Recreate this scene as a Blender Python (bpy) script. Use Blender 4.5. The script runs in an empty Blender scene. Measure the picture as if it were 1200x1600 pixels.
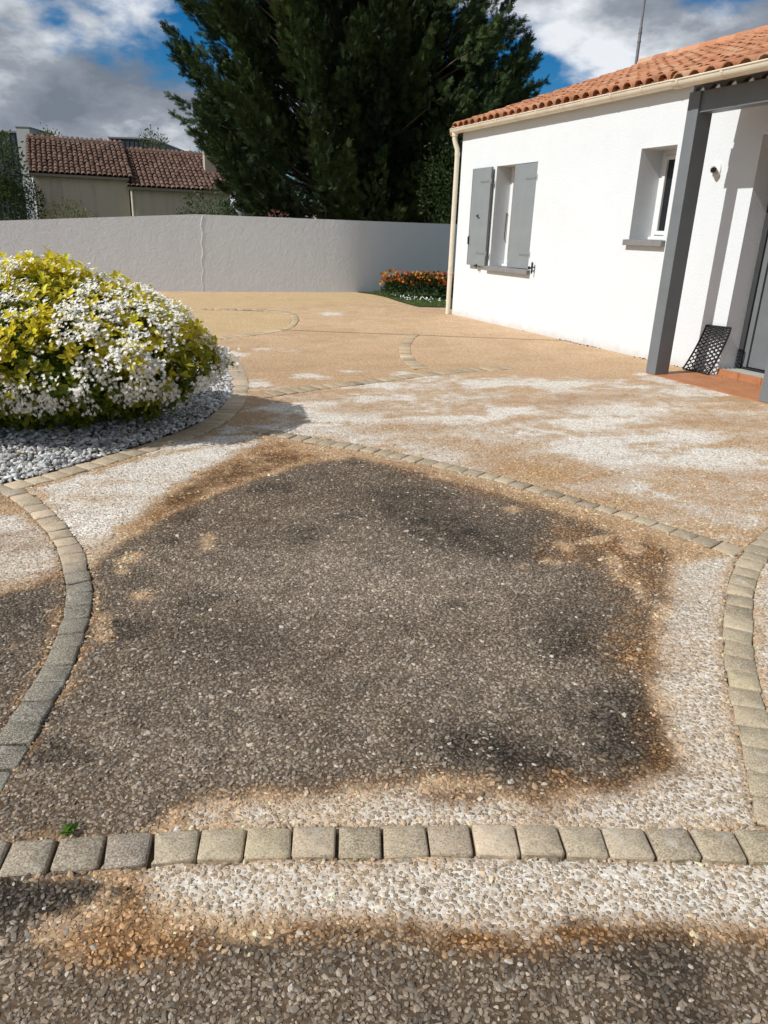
import bpy, bmesh, math, random
import numpy as np
from mathutils import Matrix, Vector, Euler

rng = np.random.default_rng(7)
random.seed(7)
scene = bpy.context.scene
COL = scene.collection

# ------------------------------------------------------------------ camera
cam_data = bpy.data.cameras.new('camera')
cam_data.sensor_fit = 'VERTICAL'
cam_data.sensor_height = 36.0
cam_data.lens = 36.0 * 1146.35 / 1600.0
cam_data.clip_start = 0.05
cam_data.clip_end = 3000
cam = bpy.data.objects.new('camera', cam_data)
COL.objects.link(cam)
cR = Vector((0.9994129, 0.0122256, 0.0320056))
cU = Vector((-0.0342611, 0.3566263, 0.9336187))
cF = Vector((0.0, 0.9341671, -0.3568358))
M = Matrix.Identity(4)
for i in range(3):
    M[i][0] = cR[i]; M[i][1] = cU[i]; M[i][2] = -cF[i]
M[2][3] = 1.35
cam.matrix_world = M
scene.camera = cam

# ------------------------------------------------------------------ light
SUN_AZ = math.radians(206.5)           # direction towards the sun, from +X counter-clockwise
SUN_EL = math.radians(42.0)
sun_dir = Vector((math.cos(SUN_AZ) * math.cos(SUN_EL), math.sin(SUN_AZ) * math.cos(SUN_EL), math.sin(SUN_EL)))
sun_data = bpy.data.lights.new('sun', 'SUN')
sun_data.energy = 3.9
sun_data.angle = math.radians(0.5)
sun_data.color = (1.0, 0.98, 0.945)
sun = bpy.data.objects.new('sun', sun_data)
sun.rotation_euler = sun_dir.to_track_quat('Z', 'Y').to_euler()
sun.location = (-10, -5, 12)
COL.objects.link(sun)

world = bpy.data.worlds.new('World')
scene.world = world
world.use_nodes = True
wn = world.node_tree; wn.nodes.clear()
def WN(t, **kw):
    n = wn.nodes.new(t)
    for k, v in kw.items(): setattr(n, k, v)
    return n
def wl(a, b): wn.links.new(a, b)
sky = WN('ShaderNodeTexSky', sky_type='NISHITA', sun_disc=False)
sky.sun_elevation = SUN_EL
sky.sun_rotation = math.atan2(sun_dir.x, sun_dir.y)
sky.air_density = 1.0; sky.dust_density = 0.0; sky.ozone_density = 6.0
bg_sky = WN('ShaderNodeBackground'); bg_sky.inputs['Strength'].default_value = 0.075
hsv = WN('ShaderNodeHueSaturation'); hsv.inputs['Saturation'].default_value = 1.4; hsv.inputs['Value'].default_value = 0.9
wl(sky.outputs[0], hsv.inputs['Color']); wl(hsv.outputs[0], bg_sky.inputs['Color'])
tc = WN('ShaderNodeTexCoord')
sep = WN('ShaderNodeSeparateXYZ'); wl(tc.outputs['Generated'], sep.inputs[0])
zc = WN('ShaderNodeMath', operation='MAXIMUM'); zc.inputs[1].default_value = 0.0; wl(sep.outputs['Z'], zc.inputs[0])
za = WN('ShaderNodeMath', operation='ADD'); za.inputs[1].default_value = 0.55; wl(zc.outputs[0], za.inputs[0])
inv = WN('ShaderNodeMath', operation='DIVIDE'); inv.inputs[0].default_value = 1.0; wl(za.outputs[0], inv.inputs[1])
pv = WN('ShaderNodeVectorMath', operation='SCALE'); wl(tc.outputs['Generated'], pv.inputs[0]); wl(inv.outputs[0], pv.inputs['Scale'])
SKY_SHIFT = (-7.39, -0.09, 0.16)
mp = WN('ShaderNodeMapping'); mp.inputs['Location'].default_value = SKY_SHIFT; mp.inputs['Rotation'].default_value = (0, 0, math.radians(88.8))
mp.inputs['Scale'].default_value = (1.7, 1.7, 3.4)
wl(pv.outputs[0], mp.inputs['Vector'])
def wnoise(scale, detail, rough, dist, off=None):
    n = WN('ShaderNodeTexNoise'); n.inputs['Scale'].default_value = scale; n.inputs['Detail'].default_value = detail
    n.inputs['Roughness'].default_value = rough; n.inputs['Distortion'].default_value = dist
    if off is None: wl(mp.outputs[0], n.inputs['Vector'])
    else:
        a = WN('ShaderNodeVectorMath', operation='ADD'); a.inputs[1].default_value = off
        wl(mp.outputs[0], a.inputs[0]); wl(a.outputs[0], n.inputs['Vector'])
    return n
n_cov = wnoise(1.35, 10, 0.52, 0.1)
n_sh = wnoise(1.9, 10, 0.58, 0.1, (5.2, 2.4, 1.3))
cov = WN('ShaderNodeMapRange', interpolation_type='SMOOTHSTEP')
cov.inputs['From Min'].default_value = 0.405; cov.inputs['From Max'].default_value = 0.48
wl(n_cov.outputs['Fac'], cov.inputs['Value'])
ramp = WN('ShaderNodeValToRGB')
e = ramp.color_ramp.elements
e[0].position = 0.36; e[0].color = (0.20, 0.235, 0.29, 1)
e[1].position = 0.62; e[1].color = (0.92, 0.95, 1.0, 1)
m = e.new(0.48); m.color = (0.33, 0.37, 0.43, 1)
wl(n_sh.outputs['Fac'], ramp.inputs[0])
bg_cl = WN('ShaderNodeBackground'); bg_cl.inputs['Strength'].default_value = 0.86
wl(ramp.outputs[0], bg_cl.inputs['Color'])
mixw = WN('ShaderNodeMixShader'); wl(cov.outputs[0], mixw.inputs[0]); wl(bg_sky.outputs[0], mixw.inputs[1]); wl(bg_cl.outputs[0], mixw.inputs[2])
wo = WN('ShaderNodeOutputWorld'); wl(mixw.outputs[0], wo.inputs['Surface'])

scene.view_settings.view_transform = 'Standard'
scene.view_settings.look = 'None'
scene.view_settings.exposure = 0.09
scene.view_settings.gamma = 1.0
scene.view_settings.use_curve_mapping = False
scene.cycles.max_bounces = 6
scene.cycles.diffuse_bounces = 3
scene.cycles.transparent_max_bounces = 6

# ------------------------------------------------------------------ measured ground plan (metres)
STRIPS = {
  'front': ([(-0.962,1.282),(-0.861,1.301),(-0.722,1.321),(-0.635,1.33),(-0.535,1.347),(-0.432,1.357),(-0.221,1.377),(-0.005,1.393),(0.214,1.407),(0.419,1.412),(0.624,1.415),(0.831,1.42),(0.941,1.419),(1.113,1.416)],
    [(-0.913,1.195),(-0.818,1.214),(-0.716,1.222),(-0.614,1.235),(-0.518,1.248),(-0.408,1.265),(-0.207,1.283),(-0.002,1.297),(0.206,1.308),(0.4,1.314),(0.603,1.319),(0.821,1.321),(0.932,1.319),(1.085,1.312)]),
  'left_curve': ([(-2.004,3.605),(-1.879,3.5),(-1.786,3.398),(-1.662,3.254),(-1.56,3.119),(-1.452,2.965),(-1.366,2.81),(-1.292,2.68),(-1.229,2.548),(-1.177,2.411),(-1.141,2.281),(-1.1,2.101),(-1.074,1.946),(-1.064,1.839),(-1.053,1.73),(-1.045,1.598),(-1.041,1.465)],
    [(-1.972,3.722),(-1.897,3.657),(-1.728,3.478),(-1.596,3.328),(-1.463,3.151),(-1.345,2.989),(-1.258,2.832),(-1.184,2.688),(-1.123,2.551),(-1.075,2.413),(-1.035,2.261),(-0.993,2.061),(-0.977,1.938),(-0.966,1.826),(-0.957,1.717),(-0.951,1.611),(-0.948,1.516),(-0.947,1.404)]),
  'bed': ([(-2.264,3.51),(-2.091,3.753),(-1.983,3.864),(-1.879,4.041),(-1.813,4.175),(-1.733,4.331),(-1.659,4.439),(-1.552,4.695),(-1.446,4.959),(-1.356,5.287),(-1.317,5.691),(-1.325,6.096),(-1.374,6.493),(-1.475,6.933),(-1.655,7.492),(-1.827,7.978),(-2.085,8.511),(-2.495,9.088)],
    [(-2.193,3.386),(-2.021,3.614),(-1.916,3.75),(-1.807,3.906),(-1.718,4.047),(-1.65,4.168),(-1.6,4.265),(-1.503,4.429),(-1.363,4.719),(-1.247,4.986),(-1.191,5.271),(-1.164,5.561),(-1.183,5.945),(-1.248,6.374),(-1.375,6.951),(-1.591,7.698),(-1.794,8.248),(-2.073,8.814),(-2.557,9.475)]),
  'diagonal': ([(1.716,3.229),(1.536,3.396),(1.318,3.632),(1.073,3.857),(0.838,4.088),(0.686,4.216),(0.506,4.35),(0.342,4.466),(-0.014,4.701),(-0.233,4.815),(-0.46,4.918),(-0.732,5.055),(-0.919,5.138)],
    [(1.632,3.111),(1.471,3.317),(1.263,3.562),(1.02,3.779),(0.784,3.991),(0.626,4.136),(0.439,4.265),(0.28,4.364),(-0.067,4.589),(-0.291,4.698),(-0.513,4.796),(-0.783,4.943),(-0.958,5.025)]),
  'right_curve': ([(4.5,5.55),(3.8,5.15),(3.1,4.62),(2.447,4.029),(2.196,3.765),(1.966,3.503),(1.722,3.221),(1.628,3.089),(1.511,2.893),(1.4,2.682),(1.279,2.417),(1.178,2.161),(1.145,2.057),(1.118,1.961),(1.075,1.822),(1.012,1.615),(0.952,1.434)],
    [(4.55,5.44),(3.86,5.05),(3.16,4.5),(2.52,3.93),(2.265,3.66),(1.854,3.173),(1.742,3.05),(1.691,2.991),(1.597,2.837),(1.506,2.657),(1.386,2.406),(1.288,2.168),(1.252,2.063),(1.224,1.967),(1.179,1.827),(1.11,1.62),(1.042,1.438)]),
  'upper_row': ([(-1.095,6.4),(-1.056,6.434),(-0.636,6.799),(-0.29,7.051),(-0.014,7.268),(0.279,7.534),(0.769,7.893),(1.366,8.213)],
    [(-0.968,6.232),(-0.895,6.297),(-0.562,6.633),(-0.28,6.831),(-0.012,7.068),(0.273,7.321),(0.753,7.698),(1.335,8.003)]),
  'upper_curve': ([(0.305,10.667),(0.197,10.107),(0.131,9.437),(0.126,8.809),(0.171,8.267),(0.272,7.757)],
    [(0.424,10.699),(0.317,10.074),(0.253,9.466),(0.241,8.884),(0.289,8.379),(0.413,7.901)]),
  'far_curve': ([(-2.21,9.748),(-1.836,10.238),(-1.557,10.741),(-1.511,11.299),(-1.549,11.889),(-1.651,12.521),(-1.874,12.965),(-2.343,13.134),(-3.291,12.918)],
    [(-2.159,9.516),(-1.775,9.988),(-1.475,10.545),(-1.408,11.168),(-1.441,11.922),(-1.594,12.742),(-1.861,13.187),(-2.369,13.409),(-3.343,13.125)]),
}
STAINS = [
  ('dark',[(-1.214,2.747),(-1.219,2.943),(-1.182,3.039),(-1.124,3.173),(-1.072,3.36),(-0.99,3.532),(-0.904,3.739),(-0.77,3.95),(-0.651,4.13),(-0.487,4.356),(-0.174,4.475),(0.147,4.283),(0.438,4.022),(0.705,3.83),(0.938,3.596),(1.122,3.409),(1.26,3.243),(1.349,3.131),(1.225,2.845),(1.132,2.608),(1.009,2.376),(0.941,2.24),(0.902,2.079),(0.868,1.904),(0.854,1.78),(0.834,1.655),(0.748,1.6),(0.629,1.546),(0.514,1.557),(0.472,1.515),(0.386,1.499),(0.26,1.544),(0.193,1.556),(0.092,1.551),(-0.042,1.525),(-0.171,1.486),(-0.302,1.489),(-0.441,1.456),(-0.467,1.405),(-0.454,1.354),(-0.533,1.339),(-0.647,1.322),(-0.965,1.274),(-1.066,1.453),(-0.946,1.47),(-0.948,1.611),(-0.966,1.826),(-0.991,2.061),(-1.035,2.283),(-1.111,2.524)],0.05,1),
  ('dark',[(-0.948,1.195),(-0.819,1.216),(-0.596,1.225),(-0.523,1.196),(-0.501,1.172),(-0.527,1.147),(-0.618,1.139),(-0.67,1.103),(-0.663,1.059),(-0.6,1.031),(-0.488,1.035),(-0.409,1.069),(-0.311,1.094),(-0.235,1.108),(-0.142,1.101),(-0.077,1.123),(0.029,1.13),(0.109,1.115),(0.188,1.103),(0.278,1.088),(0.359,1.101),(0.43,1.123),(0.542,1.138),(0.637,1.142),(0.738,1.124),(0.964,1.121),(0.916,0.838),(0.034,0.753),(-0.917,0.78)],0.025,1),
  ('dark',[(-1.914,2.439),(-1.467,2.509),(-1.391,2.558),(-1.338,2.607),(-1.297,2.691),(-1.229,2.548),(-1.177,2.411),(-1.141,2.281),(-1.1,2.101),(-1.074,1.946),(-1.064,1.839),(-1.053,1.73),(-1.059,1.499),(-1.172,1.322)],0.05,1),
  ('dark',[(0.277,1.51),(0.268,1.494),(0.245,1.48),(0.213,1.472),(0.178,1.47),(0.147,1.476),(0.126,1.487),(0.119,1.503),(0.127,1.519),(0.15,1.533),(0.183,1.542),(0.219,1.544),(0.25,1.538),(0.271,1.526)],0.02,0.75),
  ('dark',[(0.556,1.59),(0.542,1.558),(0.517,1.532),(0.487,1.517),(0.457,1.516),(0.433,1.528),(0.419,1.552),(0.418,1.584),(0.43,1.617),(0.455,1.645),(0.486,1.662),(0.518,1.663),(0.544,1.649),(0.557,1.623)],0.03,0.8),
  ('vdark',[(0.555,1.61),(0.523,1.578),(0.465,1.565),(0.39,1.572),(0.313,1.598),(0.246,1.639),(0.203,1.689),(0.194,1.737),(0.223,1.773),(0.285,1.789),(0.367,1.781),(0.451,1.75),(0.517,1.704),(0.553,1.654)],0.12,0.6),
  ('vdark',[(0.883,1.782),(0.836,1.682),(0.781,1.608),(0.726,1.567),(0.68,1.565),(0.649,1.601),(0.64,1.672),(0.655,1.77),(0.695,1.877),(0.755,1.972),(0.821,2.031),(0.878,2.034),(0.91,1.981),(0.91,1.889)],0.15,0.6),
  ('vdark',[(0.739,3.027),(0.68,2.971),(0.568,2.977),(0.417,3.043),(0.251,3.164),(0.097,3.323),(-0.013,3.493),(-0.048,3.638),(0.008,3.718),(0.146,3.71),(0.33,3.616),(0.513,3.464),(0.655,3.293),(0.732,3.14)],0.25,0.6),
  ('vdark',[(-0.344,2.241),(-0.349,2.186),(-0.379,2.141),(-0.426,2.115),(-0.482,2.112),(-0.538,2.131),(-0.584,2.171),(-0.609,2.224),(-0.61,2.281),(-0.583,2.33),(-0.533,2.361),(-0.471,2.365),(-0.411,2.342),(-0.365,2.297)],0.2,0.4),
  ('vdark',[(0.243,3.804),(0.223,3.74),(0.173,3.686),(0.104,3.652),(0.029,3.645),(-0.04,3.665),(-0.088,3.708),(-0.108,3.769),(-0.093,3.834),(-0.045,3.892),(0.027,3.929),(0.108,3.938),(0.18,3.915),(0.228,3.867)],0.15,0.5),
  ('vdark',[(0.867,2.389),(0.83,2.308),(0.775,2.245),(0.712,2.208),(0.652,2.205),(0.605,2.234),(0.578,2.292),(0.579,2.37),(0.609,2.455),(0.664,2.529),(0.734,2.574),(0.802,2.579),(0.853,2.542),(0.876,2.473)],0.2,0.5),
  ('vdark',[(-1.207,2.365),(-1.192,2.305),(-1.202,2.257),(-1.235,2.229),(-1.283,2.226),(-1.339,2.247),(-1.392,2.291),(-1.434,2.349),(-1.454,2.411),(-1.448,2.465),(-1.415,2.498),(-1.362,2.502),(-1.301,2.476),(-1.246,2.426)],0.1,0.4),
  ('vdark',[(-0.948,1.195),(-0.815,1.209),(-0.606,1.215),(-0.535,1.171),(-0.643,1.135),(-0.692,1.095),(-0.881,1.08)],0.06,0.5),
  ('grey',[(0.719,2.837),(0.607,2.602),(0.403,2.427),(0.149,2.328),(-0.118,2.31),(-0.368,2.374),(-0.567,2.516),(-0.678,2.728),(-0.662,2.983),(-0.492,3.233),(-0.183,3.407),(0.188,3.441),(0.51,3.323),(0.696,3.098)],0.4,0.6),
  ('grey',[(0.674,1.993),(0.605,1.874),(0.48,1.782),(0.323,1.729),(0.16,1.72),(0.013,1.757),(-0.095,1.835),(-0.141,1.946),(-0.109,2.073),(0.006,2.19),(0.187,2.267),(0.39,2.281),(0.563,2.226),(0.663,2.12)],0.3,0.55),
  ('grey',[(-0.035,1.791),(-0.069,1.654),(-0.166,1.552),(-0.305,1.496),(-0.463,1.488),(-0.621,1.53),(-0.757,1.619),(-0.845,1.747),(-0.861,1.896),(-0.787,2.036),(-0.627,2.128),(-0.419,2.141),(-0.22,2.071),(-0.084,1.941)],0.3,0.4),
  ('brown',[(-0.873,4.625),(-0.709,4.803),(-0.421,4.503),(-0.447,4.36),(-0.651,4.13),(-0.909,3.759),(-1.108,3.374),(-1.195,3.075),(-1.245,3.012),(-1.184,3.466),(-1.094,3.938),(-1.006,4.19)],0.09,0.95),
  ('vbrown',[(-1.094,3.938),(-0.944,4.262),(-0.747,4.492),(-0.539,4.46),(-0.694,4.162),(-0.95,3.787),(-1.105,3.474),(-1.15,3.516)],0.07,0.7),
  ('brown',[(0.89,3.527),(1.164,3.447),(1.276,3.291),(1.389,3.134),(1.268,2.88),(1.153,2.609),(1.024,2.377),(0.957,2.199),(0.897,2.117),(0.872,2.367),(0.921,2.675),(0.931,2.918),(0.76,3.039)],0.16,0.85),
  ('brown',[(0.948,2.24),(0.89,1.938),(0.874,1.781),(0.85,1.643),(0.69,1.525),(0.481,1.481),(0.386,1.499),(0.487,1.587),(0.647,1.607),(0.76,1.691),(0.818,1.934)],0.07,0.6),
  ('brown',[(-0.488,1.48),(-0.307,1.517),(-0.044,1.561),(0.195,1.585),(0.363,1.564),(0.398,1.473),(0.224,1.526),(0.091,1.527),(-0.168,1.462),(-0.406,1.444),(-0.426,1.336),(-0.503,1.342)],0.03,0.4),
  ('brown',[(-0.679,1.095),(-0.62,1.143),(-0.494,1.172),(-0.448,1.112),(-0.358,1.071),(-0.211,1.121),(-0.052,1.142),(0.056,1.144),(0.19,1.121),(0.28,1.101),(0.363,1.12),(0.519,1.152),(0.658,1.161),(0.907,1.141),(0.88,1.089),(0.643,1.121),(0.508,1.116),(0.355,1.081),(0.262,1.066),(0.109,1.091),(-0.049,1.097),(-0.204,1.08),(-0.351,1.043),(-0.529,1.009),(-0.62,1.019)],0.03,0.9),
  ('brown',[(-0.614,1.235),(-0.513,1.253),(-0.472,1.19),(-0.516,1.155),(-0.588,1.202)],0.03,0.7),
  ('brown',[(-0.031,1.274),(-0.035,1.266),(-0.046,1.259),(-0.064,1.255),(-0.083,1.254),(-0.1,1.257),(-0.113,1.263),(-0.118,1.27),(-0.114,1.278),(-0.103,1.285),(-0.085,1.289),(-0.066,1.29),(-0.048,1.287),(-0.035,1.282)],0.02,0.8),
  ('brown',[(-1.94,3.1),(-1.764,3.1),(-1.636,3.143),(-1.525,3.061),(-1.511,2.932),(-1.646,2.866),(-1.804,2.853)],0.06,0.8),
  ('brown',[(-2.166,3.51),(-2.002,3.576),(-1.841,3.448),(-1.81,3.317),(-2.003,3.214)],0.05,0.6),
  ('brown',[(-1.647,2.566),(-1.406,2.701),(-1.33,2.769),(-1.28,2.651),(-1.396,2.568),(-1.59,2.463)],0.04,0.6),
  ('brown',[(0.297,1.511),(0.285,1.491),(0.256,1.474),(0.216,1.463),(0.173,1.461),(0.135,1.468),(0.108,1.482),(0.099,1.502),(0.109,1.522),(0.138,1.54),(0.179,1.551),(0.224,1.553),(0.264,1.546),(0.29,1.531)],0.03,0.8),
  ('brown',[(0.558,1.531),(0.539,1.49),(0.504,1.458),(0.461,1.439),(0.418,1.437),(0.383,1.452),(0.36,1.482),(0.357,1.521),(0.373,1.563),(0.407,1.599),(0.453,1.62),(0.5,1.623),(0.538,1.605),(0.559,1.572)],0.05,0.7),
  ('brown',[(-0.176,4.504),(0.15,4.403),(0.588,4.038),(1.02,3.661),(1.398,3.201),(1.307,3.113),(0.92,3.512),(0.43,3.931),(-0.009,4.304)],0.05,0.5),
  ('fresh',[(-1.04,2.928),(-1.037,2.903),(-1.044,2.873),(-1.061,2.843),(-1.083,2.819),(-1.106,2.805),(-1.127,2.805),(-1.14,2.818),(-1.145,2.841),(-1.138,2.871),(-1.122,2.902),(-1.1,2.927),(-1.076,2.941),(-1.054,2.942)],0.03,1),
  ('fresh',[(-0.888,2.536),(-0.888,2.522),(-0.895,2.51),(-0.909,2.503),(-0.926,2.502),(-0.943,2.506),(-0.958,2.516),(-0.966,2.53),(-0.967,2.544),(-0.96,2.556),(-0.946,2.563),(-0.928,2.564),(-0.911,2.559),(-0.896,2.549)],0.03,1),
  ('fresh',[(-0.94,2.223),(-0.934,2.198),(-0.935,2.177),(-0.943,2.165),(-0.956,2.165),(-0.972,2.175),(-0.988,2.194),(-1.001,2.219),(-1.008,2.245),(-1.007,2.267),(-0.999,2.28),(-0.985,2.281),(-0.969,2.27),(-0.952,2.249)],0.03,1),
  ('fresh',[(-0.983,2.321),(-0.98,2.295),(-0.982,2.278),(-0.989,2.27),(-0.999,2.275),(-1.011,2.291),(-1.022,2.315),(-1.031,2.342),(-1.034,2.368),(-1.033,2.388),(-1.025,2.395),(-1.015,2.39),(-1.002,2.374),(-0.991,2.349)],0.03,1),
  ('fresh',[(-0.771,3.05),(-0.769,3.01),(-0.773,2.981),(-0.781,2.969),(-0.792,2.975),(-0.805,2.999),(-0.816,3.036),(-0.823,3.08),(-0.826,3.122),(-0.823,3.153),(-0.814,3.166),(-0.802,3.159),(-0.789,3.133),(-0.778,3.094)],0.03,1),
  ('fresh',[(0.722,3.628),(0.713,3.608),(0.697,3.594),(0.677,3.588),(0.657,3.592),(0.641,3.605),(0.631,3.624),(0.63,3.646),(0.638,3.666),(0.654,3.681),(0.675,3.687),(0.695,3.683),(0.712,3.67),(0.721,3.65)],0.03,1),
  ('fresh',[(0.9,3.139),(0.886,3.114),(0.867,3.1),(0.848,3.1),(0.831,3.114),(0.819,3.139),(0.816,3.171),(0.822,3.203),(0.835,3.229),(0.854,3.244),(0.875,3.244),(0.892,3.229),(0.903,3.203),(0.906,3.17)],0.03,1),
  ('fresh',[(1.117,3.294),(1.101,3.272),(1.066,3.244),(1.018,3.217),(0.967,3.195),(0.923,3.183),(0.894,3.183),(0.886,3.195),(0.9,3.216),(0.934,3.243),(0.981,3.271),(1.033,3.294),(1.079,3.306),(1.109,3.306)],0.03,1),
  ('fresh',[(1.162,3.33),(1.152,3.313),(1.13,3.296),(1.101,3.281),(1.071,3.271),(1.046,3.268),(1.03,3.274),(1.026,3.285),(1.036,3.302),(1.057,3.319),(1.086,3.334),(1.117,3.344),(1.143,3.347),(1.159,3.342)],0.03,1),
  ('fresh',[(0.644,2.921),(0.638,2.906),(0.626,2.894),(0.612,2.886),(0.597,2.885),(0.584,2.891),(0.577,2.901),(0.575,2.915),(0.581,2.93),(0.592,2.942),(0.607,2.95),(0.622,2.951),(0.635,2.946),(0.643,2.935)],0.03,1),
  ('fresh',[(0.773,2.991),(0.768,2.979),(0.758,2.969),(0.745,2.963),(0.732,2.962),(0.722,2.966),(0.716,2.975),(0.715,2.987),(0.72,2.999),(0.73,3.009),(0.743,3.016),(0.756,3.017),(0.766,3.012),(0.773,3.003)],0.03,1),
  ('fresh',[(0.803,2.974),(0.798,2.959),(0.789,2.946),(0.778,2.939),(0.768,2.938),(0.76,2.944),(0.756,2.955),(0.757,2.97),(0.763,2.985),(0.771,2.997),(0.782,3.005),(0.793,3.006),(0.801,3.0),(0.804,2.988)],0.03,1),
  ('fresh',[(1.241,3.297),(1.231,3.227),(1.212,3.159),(1.186,3.105),(1.159,3.074),(1.136,3.071),(1.12,3.097),(1.115,3.147),(1.122,3.214),(1.14,3.284),(1.167,3.344),(1.196,3.379),(1.221,3.383),(1.237,3.353)],0.03,1),
  ('fresh',[(1.062,2.993),(1.055,2.929),(1.042,2.872),(1.028,2.833),(1.013,2.819),(1.001,2.831),(0.993,2.868),(0.992,2.924),(0.998,2.988),(1.01,3.049),(1.026,3.092),(1.042,3.109),(1.055,3.095),(1.062,3.053)],0.03,1),
  ('fresh',[(1.086,2.738),(1.084,2.683),(1.077,2.635),(1.068,2.603),(1.058,2.593),(1.05,2.606),(1.043,2.64),(1.041,2.69),(1.043,2.746),(1.049,2.797),(1.058,2.833),(1.069,2.844),(1.078,2.829),(1.084,2.791)],0.03,1),
  ('fresh',[(-1.059,2.759),(-1.058,2.748),(-1.062,2.739),(-1.071,2.734),(-1.082,2.733),(-1.094,2.737),(-1.104,2.745),(-1.111,2.755),(-1.112,2.766),(-1.107,2.775),(-1.099,2.78),(-1.087,2.781),(-1.075,2.777),(-1.065,2.769)],0.03,1),
  ('fresh',[(-1.222,2.142),(-1.22,2.133),(-1.221,2.126),(-1.226,2.122),(-1.234,2.121),(-1.242,2.124),(-1.25,2.131),(-1.256,2.139),(-1.259,2.148),(-1.257,2.155),(-1.252,2.16),(-1.245,2.16),(-1.236,2.157),(-1.228,2.15)],0.03,1),
  ('white',[(-1.897,3.637),(-1.789,3.863),(-1.557,4.231),(-1.258,4.577),(-0.879,4.781),(-0.92,4.544),(-1.109,3.994),(-1.2,3.464),(-1.231,3.013),(-1.238,2.808),(-1.457,3.143)],0.08,0.85),
  ('white',[(1.331,3.016),(1.601,3.108),(1.276,2.417),(1.156,2.095),(1.083,1.852),(0.95,1.438),(0.657,1.421),(0.499,1.418),(-0.433,1.361),(-0.468,1.437),(-0.17,1.477),(0.091,1.536),(0.29,1.518),(0.4,1.482),(0.701,1.561),(0.846,1.669),(0.907,2.079),(1.028,2.377),(1.259,2.879)],0.05,0.9),
  ('white',[(-0.511,1.248),(-0.207,1.281),(0.206,1.306),(0.626,1.32),(1.077,1.325),(0.981,1.152),(0.654,1.151),(0.516,1.143),(0.376,1.121),(0.267,1.1),(0.163,1.12),(-0.025,1.137),(-0.212,1.127),(-0.335,1.139),(-0.469,1.182)],0.04,0.95),
  ('white',[(-0.572,1.107),(-0.573,1.096),(-0.585,1.088),(-0.603,1.082),(-0.626,1.081),(-0.649,1.085),(-0.667,1.093),(-0.676,1.103),(-0.676,1.113),(-0.665,1.122),(-0.646,1.128),(-0.622,1.129),(-0.599,1.125),(-0.581,1.117)],0.03,0.6),
  ('white',[(-2.07,3.335),(-1.8,3.361),(-1.511,3.062),(-1.356,2.798),(-1.368,2.616),(-1.604,2.488)],0.06,0.75),
  ('white',[(1.785,3.124),(1.647,2.91),(1.416,2.45),(1.286,2.14),(1.196,1.828),(1.08,1.444),(1.6,1.1),(3.6,2.5),(3.3,4.5),(2.55,3.85)],0.05,1),
  ('white',[(-0.932,5.082),(-0.187,4.757),(0.69,4.242),(1.327,3.662),(1.731,3.268),(2.313,3.856),(5.275,5.391),(7.509,7.917),(4.904,8.176),(3.215,6.355),(2.875,7.451),(1.987,7.82),(0.609,7.56),(-0.276,6.741),(-1.034,6.301)],0.25,0.5),
  ('white',[(2.0,7.199),(1.912,7.034),(1.751,6.891),(1.55,6.795),(1.345,6.76),(1.171,6.793),(1.06,6.888),(1.034,7.03),(1.102,7.195),(1.257,7.351),(1.47,7.462),(1.695,7.503),(1.883,7.464),(1.991,7.354)],0.14,0.8),
  ('white',[(1.368,7.185),(1.308,7.05),(1.188,6.932),(1.031,6.853),(0.867,6.825),(0.726,6.853),(0.632,6.932),(0.605,7.05),(0.652,7.185),(0.768,7.31),(0.931,7.4),(1.108,7.432),(1.259,7.4),(1.352,7.311)],0.14,0.8),
  ('white',[(1.875,4.697),(1.786,4.564),(1.647,4.48),(1.484,4.455),(1.323,4.494),(1.192,4.592),(1.115,4.733),(1.111,4.896),(1.187,5.047),(1.333,5.152),(1.519,5.184),(1.699,5.133),(1.834,5.014),(1.895,4.857)],0.14,0.8),
  ('white',[(1.036,5.69),(0.963,5.571),(0.798,5.464),(0.577,5.388),(0.339,5.355),(0.128,5.371),(-0.019,5.432),(-0.074,5.53),(-0.021,5.648),(0.134,5.761),(0.364,5.848),(0.621,5.886),(0.849,5.868),(0.997,5.796)],0.14,0.8),
  ('white',[(0.302,6.36),(0.265,6.252),(0.171,6.158),(0.041,6.094),(-0.103,6.071),(-0.233,6.094),(-0.326,6.158),(-0.364,6.252),(-0.338,6.359),(-0.249,6.46),(-0.113,6.531),(0.04,6.556),(0.178,6.531),(0.272,6.46)],0.14,0.8),
  ('white',[(2.552,5.221),(2.441,5.06),(2.273,4.926),(2.081,4.842),(1.898,4.82),(1.755,4.862),(1.675,4.964),(1.678,5.109),(1.768,5.274),(1.933,5.426),(2.144,5.529),(2.352,5.557),(2.509,5.503),(2.579,5.381)],0.14,0.8),
  ('white',[(2.497,4.619),(2.387,4.464),(2.247,4.361),(2.101,4.322),(1.974,4.353),(1.885,4.45),(1.852,4.6),(1.886,4.78),(1.988,4.956),(2.139,5.086),(2.308,5.138),(2.453,5.096),(2.541,4.973),(2.554,4.8)],0.14,0.8),
  ('white',[(1.979,5.803),(1.9,5.682),(1.736,5.538),(1.526,5.402),(1.311,5.298),(1.129,5.243),(1.011,5.245),(0.977,5.304),(1.035,5.411),(1.179,5.548),(1.386,5.691),(1.617,5.81),(1.822,5.877),(1.953,5.874)],0.14,0.8),
  ('white',[(0.14,7.063),(0.098,6.937),(-0.016,6.784),(-0.177,6.634),(-0.351,6.515),(-0.506,6.449),(-0.617,6.444),(-0.664,6.501),(-0.637,6.612),(-0.538,6.759),(-0.382,6.914),(-0.198,7.046),(-0.026,7.125),(0.096,7.131)],0.14,0.8),
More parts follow.
